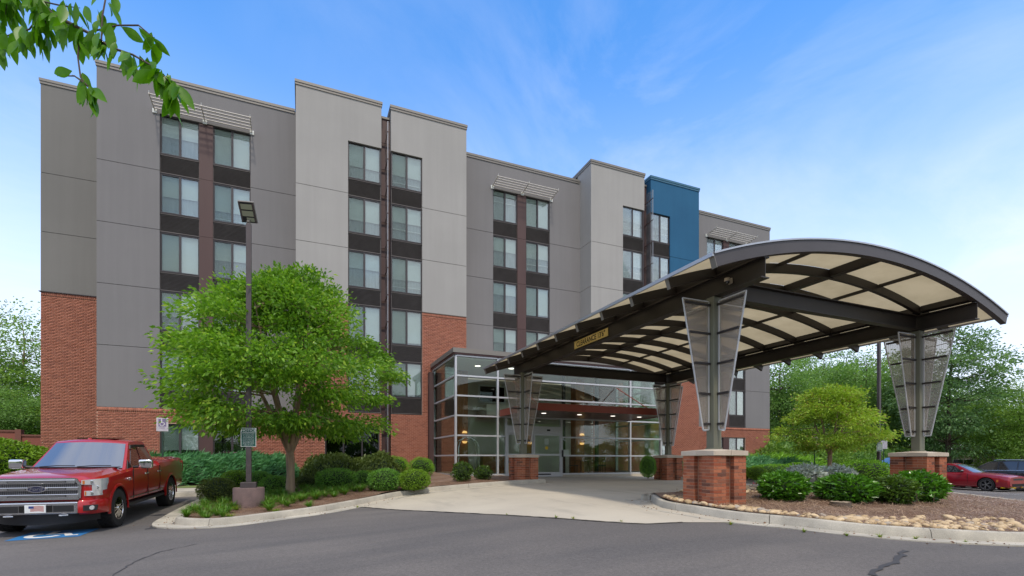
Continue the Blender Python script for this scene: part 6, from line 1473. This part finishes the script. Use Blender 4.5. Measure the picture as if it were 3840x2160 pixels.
    ft = text_mesh('F-150', .085, 'chrome', .006, xs=1.25); link('fender_badge', ft, pk, (s_ * 1.004, .56, 1.02), (R(90), 0, R(90) if s_ > 0 else R(-90)))
# grille
gp = [(-.66, .75), (.66, .75), (.675, 1.02), (.60, 1.135), (-.60, 1.135), (-.675, 1.02)]
m_ = MB(); m_.prism(gp, -.935, -.89, axis='y'); gr = m_.build('grille', 'black_plastic', pk)
m_ = MB()
for a, b in zip(gp, gp[1:] + gp[:1]): m_.bar((a[0], -.955, a[1]), (b[0], -.955, b[1]), .05, .03, up=(0, 1, 0))
m_.build('grille_surround', 'satin_chrome', gr)
for zc_, hh_, hw_ in ((1.085, .085, .60), (.945, .075, .655), (.80, .085, .65)):
    m_ = MB(); m_.box(-hw_, hw_, -.985, -.94, zc_ - hh_ / 2, zc_ + hh_ / 2); bo = m_.build('grille_bar', 'satin_chrome', gr, bevel=.012)
    for a, b in ((-.46, .46),) if abs(zc_ - .945) > .01 else ((-.46, -.17), (.17, .46)):
        m_ = MB(); m_.box(a, b, -.989, -.984, zc_ - .016, zc_ + .016); sl_ = m_.build('bar_slot', 'black_plastic', bo); m_ = MB(); m_.box(a + .015, b - .015, -.993, -.9885, zc_ - .006, zc_ + .006); m_.build('slot_line', 'chrome', bo)
m_ = MB()
for zc_ in (1.013, .876):
    for k in range(40): x = -.63 + 1.26 * k / 39; m_.box(x - .004, x + .004, -.952, -.936, zc_ - .030, zc_ + .030)
    for dz_ in (-.013, .013): m_.box(-.64, .64, -.950, -.937, zc_ + dz_ - .003, zc_ + dz_ + .003)
m_.build('grille_mesh', 'gunmetal', gr)
m_ = MB(); m_.lathe([(.0, 0), (1, 0), (1, .02), (.0, .02)], 32, axis='y'); me = m_.mesh('badge_rim', 'chrome', 40); bd = link('badge', me, pk, (0, -1.012, .945), scale=(.155, 1, .066)); 
m_ = MB(); m_.lathe([(.0, 0), (1, 0), (1, .01)], 32, axis='y'); link('badge_field', m_.mesh('badge_field', 'badge_blue', 40), pk, (0, -1.017, .945), scale=(.132, 1, .052))
tm = text_mesh('Ford', .095, 'chrome', .001, xs=1.15); me = tm
for v_ in me.vertices: v_.co.x += v_.co.y * .25
link('badge_lettering', me, pk, (0, -1.0195, .947), (R(90), 0, 0))
# bumper
m_ = MB(); m_.box(-.66, .66, -1.045, -.90, .45, .685); m_.build('bumper', 'satin_chrome', pk, bevel=.02)
m_ = MB(); m_.box(-.64, .64, -.93, -.90, .684, .75); m_.build('bumper_gap', 'dark_liner', pk)
for a, b in ((-.60, -.27), (.27, .60)): m_ = MB(); m_.box(a, b, -1.053, -1.04, .495, .625); m_.build('bumper_insert', 'black_plastic', pk, bevel=.006)
m_ = MB(); m_.box(-.26, .26, -1.050, -1.04, .495, .625); m_.build('bumper_vent', 'dark_liner', pk)
m_ = MB(); m_.box(-.165, .165, -1.068, -1.052, .485, .640); lp = m_.build('front_plate', 'plate_white', pk, bevel=.004)
m_ = MB(); m_.box(-.10, -.02, -1.0705, -1.068, .575, .622); m_.build('flag_canton', 'flag_blue', lp)
for k in range(6): m_ = MB(); z = .518 + k * .0185; m_.add([((-.075 if k < 3 else -.02), -1.0695, z), (.045, -1.0695, z + .008), (.135, -1.0695, z - .004), (.135, -1.0695, z + .006), (.045, -1.0695, z + .018), ((-.075 if k < 3 else -.02), -1.0695, z + .010)], [(0, 1, 4, 5), (1, 2, 3, 4)]); m_.build('flag_stripe', 'flag_red', lp)
m_ = MB(); n = 12; vs = []; fs = []
for i in range(n + 1):
    x = -.86 + 1.72 * i / n; yy = -.99 + .35 * abs(x / .86) ** 3; vs += [(x, yy, .45), (x, yy + .05, .23 + .04 * abs(x / .86) ** 2), (x, yy + .09, .235 + .04 * abs(x / .86) ** 2), (x, yy + .10, .45)]
for i in range(n): fs += [(4 * i + j, 4 * i + (j + 1) % 4, 4 * i + 4 + (j + 1) % 4, 4 * i + 4 + j) for j in range(4)]
fs += [(0, 1, 2, 3), (4 * n + 3, 4 * n + 2, 4 * n + 1, 4 * n)]; m_.add(vs, fs).build('air_dam', 'black_plastic', pk, smooth=40)
m_ = MB(); m_.box(-.6, .6, -.5, 4.5, .36, .47); m_.build('underbody', 'dark_liner', pk)
for x in (-.50, .50): m_ = MB(); m_.tube([(x * 1.0, -.78, 1.135), (x * 1.05, -.2, 1.198), (x * 1.15, .55, 1.262)], [.003, .006, .004], 6); m_.build('hood_crease', 'red_paint', pk, smooth=60)
# ---- sedan and sport utility vehicles in the car park
def cs(y, zb, zt, xs=1.0, W=.94, cr=.04): return (y, [(0, zb), (W * .86 * xs, zb), (W * .96 * xs, zb + .07), (W * xs, zb + .28), (W * .985 * xs, zt - .16), (W * .92 * xs, zt - .03), (W * .80 * xs, zt), (W * .4 * xs, zt + cr * .8), (0, zt + cr)])
def car(name, label, paint, loc, rz, kind, group=None):
    c_ = thing(name, label, 'car', loc, rz, group)
    if kind == 'sedan':
        sec = [cs(-.92, .28, .74, .88), cs(-.85, .22, .79, .95), cs(-.6, .20, .84, .99), cs(-.1, .20, .91), cs(.55, .20, .955), cs(.95, .20, .975, cr=.02), cs(2.0, .20, .97, cr=.01), cs(2.7, .20, 1.0, cr=.01), cs(3.3, .22, 1.04, cr=.03), cs(3.9, .26, 1.03, .97), cs(4.1, .34, .95, .92)]
        wb, Rw, W = 3.05, .35, .94
        rows = [(.62, .955, .80, -.16, .0), (1.10, 1.22, .70, -.12, .02), (1.52, 1.40, .60, -.06, .03), (1.66, 1.425, .585, -.02, .04), (2.1, 1.445, .58, 0, .04), (2.55, 1.41, .585, 0, .035), (3.0, 1.25, .65, .05, .02), (3.55, 1.02, .74, .08, 0)]
        wins = [[(1.02, .985), (1.50, 1.33), (1.92, 1.375), (1.92, .99)], [(1.98, .99), (1.98, 1.375), (2.40, 1.36), (2.85, 1.14), (2.75, 1.0)]]
        zlo, zhi, hlo, hhi = .955, 1.43, .80, .585
    else:
        sec = [cs(-.88, .40, .86, .88, .93), cs(-.80, .32, .93, .95, .93), cs(-.5, .27, 1.0, 1, .93), cs(.1, .27, 1.05, 1, .93), cs(.55, .27, 1.08, 1, .93), cs(.9, .27, 1.08, 1, .93, .01), cs(2.4, .27, 1.10, 1, .93, .01), cs(3.4, .29, 1.13, 1, .93, .01), cs(3.75, .36, 1.12, .95, .93)]
        wb, Rw, W = 2.75, .37, .93
        rows = [(.45, 1.06, .82, -.16, .0), (.95, 1.36, .73, -.12, .02), (1.35, 1.58, .64, -.06, .03), (1.5, 1.615, .63, -.02, .04), (2.2, 1.65, .63, 0, .04), (3.0, 1.63, .63, 0, .04), (3.3, 1.57, .645, .03, .03), (3.66, 1.10, .80, .05, 0)]
        wins = [[(.80, 1.10), (1.32, 1.52), (1.72, 1.57), (1.72, 1.10)], [(1.80, 1.10), (1.80, 1.575), (2.55, 1.575), (2.55, 1.11)], [(2.62, 1.12), (2.62, 1.57), (3.10, 1.54), (3.28, 1.15)]]
        zlo, zhi, hlo, hhi = 1.06, 1.62, .82, .63
    link('body', loft_body(sec, Rw + .045, Rw, (0, wb), .60, paint), c_); cab_shell(rows, paint, c_, 1)
    hf = lambda z: hlo + (z - zlo) / (zhi - zlo) * (hhi - hlo)
    screen_glass('windscreen', [lerp_rows(rows[0], rows[1], .06), rows[1], lerp_rows(rows[1], rows[2], .94)], -.92, .92, 'windscreen', c_, (0, -.01, .01))
    screen_glass('rear_window', [lerp_rows(rows[5], rows[6], .15), rows[6], lerp_rows(rows[6], rows[7], .8)], -.9, .9, 'tinted_glass', c_, (0, .01, .01))
    for wpts in wins: side_poly('side_window', wpts, hf, 'tinted_glass', c_)
    if kind != 'sedan': side_poly('window_trim', [(wins[0][0][0] - .05, wins[0][0][1] - .03), (wins[0][0][0] - .03, wins[0][0][1]), (wins[-1][-1][0], wins[-1][-1][1] - .01), (wins[-1][-1][0], wins[-1][-1][1] - .04)], hf, 'satin_chrome', c_, off=.006)
    for s_ in (-1, 1):
        for ya in (0, wb): wheel(c_, s_ * (W - .13), ya, Rw, .24, Rw * .72, 'gunmetal', 5, s_, True)
        b = bmesh.new(); bmesh.ops.create_cube(b, size=1); bmesh.ops.bevel(b, geom=b.edges[:], offset=.25, segments=3, affect='EDGES'); me = bpy.data.meshes.new('mirror'); b.to_mesh(me); b.free(); me.materials.append(MATS['black_paint']); me.polygons.foreach_set('use_smooth', [True] * len(me.polygons))
        link('mirror', me, c_, (s_ * (W + .06), rows[0][0] + .38, zlo + .10), (0, 0, 0), (.22, .13, .13))
        zf_ = sec[0][1][5][1]; hl = MB(); hl.hexa([(s_ * .50, -.90, zf_ - .10), (s_ * .88, -.72, zf_ - .07), (s_ * .88, -.55, zf_ - .07), (s_ * .50, -.80, zf_ - .10)], [(s_ * .50, -.88, zf_ - .01), (s_ * .885, -.64, zf_ + .04), (s_ * .885, -.50, zf_ + .04), (s_ * .50, -.78, zf_)]); ho = hl.build('headlight', 'tinted_glass' if kind == 'sedan' else 'lamp_clear', c_)
        am = MB(); am.box(*sorted((s_ * .90, s_ * .945)), -.50, -.42, .50, .62); am.build('marker_lamp', 'amber', c_)
        for y in ((.78, 1.95, 2.85) if kind == 'sedan' else (.72, 1.76, 2.6)): m_ = MB(); m_.box(*sorted((s_ * W * .975, s_ * W * 1.003)), y - .004, y + .004, .42, zlo - .03); m_.build('door_seam', 'dark_liner', c_)
        for y in (1.75, 2.62): m_ = MB(); m_.tube([(s_ * W * .995, y - .1, zlo - .16), (s_ * W * 1.02, y, zlo - .155), (s_ * W * .995, y + .1, zlo - .15)], .014, 5); m_.build('door_handle', paint, c_)
        tl = MB(); e = sec[-1]; tl.box(*sorted((s_ * .45, s_ * .86)), e[0] - .05, e[0] + .012, e[1][5][1] - .14, e[1][5][1] - .03); tl.build('tail_light', 'flag_red', c_)
        if kind == 'sedan': m_ = MB(); m_.hexa([(s_ * .35, -.97, .20), (s_ * .90, -.66, .20), (s_ * .90, -.58, .20), (s_ * .35, -.88, .20)], [(s_ * .35, -.97, .235), (s_ * .90, -.66, .235), (s_ * .90, -.58, .235), (s_ * .35, -.88, .235)]); m_.build('splitter_guard', 'yellow_strip', c_)
        else: m_ = MB(); m_.tube([(s_ * .60, 1.5, 1.655), (s_ * .60, 1.7, 1.695), (s_ * .60, 3.0, 1.69), (s_ * .60, 3.2, 1.64)], .014, 5); m_.build('roof_rail', 'satin_chrome', c_)
    m_ = MB(); m_.box(-.48, .48, -.925, -.86, .60, .69) if kind == 'sedan' else m_.box(-.5, .5, -.90, -.84, .55, .82); m_.build('grille', 'black_plastic', c_)
    m_ = MB(); m_.box(-.6, .6, -.93, -.80, .28, .42); m_.build('lower_intake', 'dark_liner', c_)
    m_ = MB(); m_.box(-.6, .6, -.5, wb + .4, .19, .3); m_.build('underbody', 'dark_liner', c_)
    return c_
car('muscle_sedan', 'dark red sporty sedan with yellow splitter guards and dark alloy wheels', 'maroon_paint', (33.98, 14.5, gz(33.5, 14.5)), 0, 'sedan')
car('sport_utility_car', 'black sport utility vehicle parked past the dark red sedan', 'black_paint', (36.75, 17.0, gz(36.7, 16.5)), math.pi, 'suv')
car('sport_utility_car', 'navy sport utility vehicle mostly hidden by the brick pier', 'navy_paint', (*at(3312, 1724, 27.5)[:2], gz(27, 15)), -math.pi / 2, 'suv')
# ------------------------------------------------------------------ lamp posts and signs
def lamp_post(px, py, d, label, head=True, topz=7.25, base_r=.385, w_=.13):
    q = at(px, py, d); t_ = thing('lamp_post', label, 'lamp post', (q.x, q.y, q.z))
    m_ = MB(); m_.lathe([(base_r * 1.02, -.2), (base_r * 1.0, .0), (base_r, .53), (base_r * .97, .555), (.0, .555)], 40); m_.build('concrete_base', 'lamp_base', t_, smooth=40)
    m_ = MB(); m_.box(-.19, .19, -.19, .19, .55, .70); m_.build('pole_shoe', 'lamp_pole', t_, bevel=.012)
    H = topz - q.z; m_ = MB(); m_.box(-w_ / 2, w_ / 2, -w_ / 2, w_ / 2, .70, H); m_.build('pole', 'lamp_pole', t_, bevel=.008)
    m_ = MB(); m_.box(-.035, .035, -w_ / 2 - .012, -w_ / 2, .95, 1.16); m_.build('hand_hole_cover', 'lamp_pole', t_, bevel=.004)
    if head:
        hd = bpy.data.objects.new('lamp_head', None); hr = Matrix.Rotation(R(180 - 12), 3, 'Z') @ Matrix.Rotation(R(48), 3, 'X')
        def hb(mb, x0, x1, y0, y1, z0, z1):
            k = len(mb.v); mb.box(x0, x1, y0, y1, z0, z1); mb.v[k:] = [tuple(hr @ (Vector(v) * .8) + Vector((0, 0, H + .02))) for v in mb.v[k:]]
        m_ = MB(); hb(m_, -.25, .25, -.02, .66, .14, .20); hb(m_, -.245, .245, -.015, .655, .115, .14); hb(m_, -.045, .045, -.06, .10, -.06, .115); ho = m_.build('lamp_head', 'coping_metal', t_, bevel=.015)
        m_ = MB(); hb(m_, -.235, .235, -.005, .645, .108, .1149); m_.build('lamp_bezel', 'black_plastic', ho)
        for a, b in ((.03, .16), (.20, .37), (.41, .58)): m_ = MB(); hb(m_, -.175, .175 if a > .1 else .06, a, b, .103, .1075); m_.build('led_lens', 'lamp_lens', ho)
        m_ = MB()
        for k in range(13):
            for xx in (-.222, .19): hb(m_, xx, xx + .032, .02 + k * .047, .05 + k * .047, .1045, .1078)
        m_.build('bezel_grid', 'lamp_base', ho)
    return t_, q
lp1, q1 = lamp_post(933, 1905, 13.5, 'dark square lamp post on a purple concrete drum with tilted flat head')
lp2, q2 = lamp_post(3296, 1790, 24.5, 'tall dark lamp post past the big clipped mound', head=True, topz=8.6, base_r=.36)
def sign(name, label, loc, rz, w_, h_, face, border, post=None, group=None, postm='green_post'):
    t_ = thing(name, label, 'sign', loc, rz, group)
    m_ = MB(); m_.box(-w_ / 2, w_ / 2, -.004, 0, -h_ / 2, h_ / 2); m_.build('plate', border, t_, bevel=.0015)
    m_ = MB(); m_.box(-w_ / 2 + .012, w_ / 2 - .012, -.0065, -.0045, -h_ / 2 + .012, h_ / 2 - .012); m_.build('face', face, t_)
    if post: m_ = MB(); m_.bar((0, .018, -post), (0, .018, h_ / 2 - .05), .045, .03, up=(0, 1, 0)); m_.build('post', postm, t_)
    return t_
ns = sign('notice_sign', 'green parking notice sign with white lettering on the lamp post', (q1.x + .0, q1.y - .075, CZ + (HOR - 1640) / FPX * 13.42), R(-8), .375, .505, 'sign_green', 'sign_white')
link('heading', text_mesh('NOTICE', .085, 'sign_white', .0005, xs=1.15), ns, (0, -.0072, .185), (R(90), 0, 0))
m_ = MB(); m_.box(-.15, .15, -.0078, -.0068, .128, .136); m_.build('rule', 'sign_white', ns)
for k, s_ in enumerate(('You are parking and leaving', 'your own vehicles at your', 'own risk. Please lock all', 'doors and windows after', 'removing any property or', 'valuables from this vehicle.', 'The hotel shall not in any', 'event be liable for loss or', 'damage to your vehicle or', 'property left therein.')):
    link('text_line', text_mesh(s_, .0265, 'sign_white', .0005), ns, (0, -.0072, .098 - k * .034), (R(90), 0, 0))
q = at(609, 1592, 17.1); ds = sign('disabled_parking_sign', 'faded purple disabled parking sign on a thin post behind the pickup', (q.x, q.y, q.z), R(-6), .35, .46, 'sign_faded', 'sign_white', post=q.z - gz(q.x, q.y) - .0)
m_ = MB(); m_.box(-.115, .115, -.0085, -.0068, -.07, .195); m_.build('symbol_field', 'sign_purple', ds)
m_ = MB(); P_ = [(-.01 + .062 * math.cos(R(a)), .015 + .062 * math.sin(R(a))) for a in range(110, 371, 20)]
for a, b in zip(P_[:-1], P_[1:]): m_.bar((a[0], -.0098, a[1]), (b[0], -.0098, b[1]), .002, .018, up=(0, 0, 1) if abs(b[0] - a[0]) > abs(b[1] - a[1]) else (1, 0, 0))
m_.bar((-.02, -.0098, .15), (-.02, -.0098, .06), .034, .002, up=(0, 1, 0)); m_.bar((-.02, -.0098, .07), (.05, -.0098, .07), .002, .016); m_.bar((.045, -.0098, .07), (.075, -.0098, .0), .016, .002, up=(0, 1, 0)); m_.box(-.035, -.005, -.0108, -.0088, .16, .19)
m_.build('wheelchair_symbol', 'sign_white', ds)
for z, s_ in ((-.105, 'RESERVED'), (-.14, 'PARKING')): link('text_line', text_mesh(s_, .04, 'sign_purple', .0005), ds, (0, -.0075, z), (R(90), 0, 0))
q = at(3055, 1654, 27); s2 = sign('parking_sign', 'white parking sign above a small blue plate on a green post', (q.x, q.y, q.z), R(-40), .30, .44, 'sign_faded', 'sign_white', post=q.z + .3)
m_ = MB(); m_.box(-.15, .15, -.006, -.001, -.41, -.27); m_.build('lower_plate', 'sign_white', s2); m_ = MB(); m_.box(-.13, .13, -.008, -.0062, -.395, -.285); m_.build('lower_face', 'blue_paint', s2)
q = at(3299, 1676, 24.35); s3 = sign('notice_sign', 'small green notice sign with white lines on the far lamp post', (q.x, q.y, q.z), R(-40), .25, .40, 'sign_green', 'sign_white')
for k in range(7): m_ = MB(); m_.box(-.09, .09, -.0085, -.0068, .13 - k * .045, .145 - k * .045); m_.build('text_line', 'sign_white', s3)
q = at(3314, 1668, 27); sign('parking_sign', 'pale narrow parking sign behind the far lamp post', (q.x, q.y, q.z), R(-62), .30, .44, 'sign_faded', 'sign_white', post=q.z + .4)
# ------------------------------------------------------------------ shed and enclosure
q = at(3612, 1724, 41); sh = thing('garden_shed', 'small beige gabled shed behind the dark red sedan', 'shed', (q.x, q.y, -.9), R(-58))
m_ = MB(); m_.box(-1.9, 1.9, 0, 3.2, 0, 2.1); m_.add([(-1.9, 0, 2.1), (1.9, 0, 2.1), (0, 0, 2.75), (-1.9, 3.2, 2.1), (1.9, 3.2, 2.1), (0, 3.2, 2.75)], [(0, 1, 2), (3, 5, 4), (0, 3, 4, 1)]); m_.build('wall', 'shed_wall', sh)
m_ = MB()
for s_ in (-1, 1): m_.hexa([(s_ * 2.1, -.2, 2.05), (0, -.2, 2.78), (0, 3.4, 2.78), (s_ * 2.1, 3.4, 2.05)], [(s_ * 2.1, -.2, 2.12), (0, -.2, 2.86), (0, 3.4, 2.86), (s_ * 2.1, 3.4, 2.12)])
m_.build('roof', 'shed_roof', sh)
m_ = MB(); m_.box(-.65, .65, -.03, -.003, 1.35, 1.85); wn = m_.build('window', 'white_bar', sh)
for a, b in ((-.6, -.02), (.02, .6)): m_ = MB(); m_.box(a, b, -.04, -.028, 1.40, 1.80); m_.build('pane', 'tinted_glass', wn)
m_ = MB(); m_.box(1.92, 4.6, .6, 3.0, 0, 2.0); m_.build('lean_to', 'shed_side', sh)
en = thing('refuse_enclosure', 'low brick red enclosure wall with dark cap at the left', 'wall', (-14.6, 33.6, -.4))
for x0_, x1_, h_ in ((-4.0, 1.1, 2.72), (1.14, 4.4, 2.5)):
    m_ = MB(); m_.box(x0_, x1_, 0, .2, 0, h_); m_.build('panel', 'fence_red', en); m_ = MB(); m_.box(x0_ - .02, x1_ + .02, -.05, .25, h_ + .002, h_ + .09); m_.build('cap', 'enclosure_cap', en)
for x in (-4.0, 1.12, 4.4): m_ = MB(); m_.box(x - .12, x + .12, -.08, .28, 0, 2.85); m_.build('post', 'enclosure_cap', en)
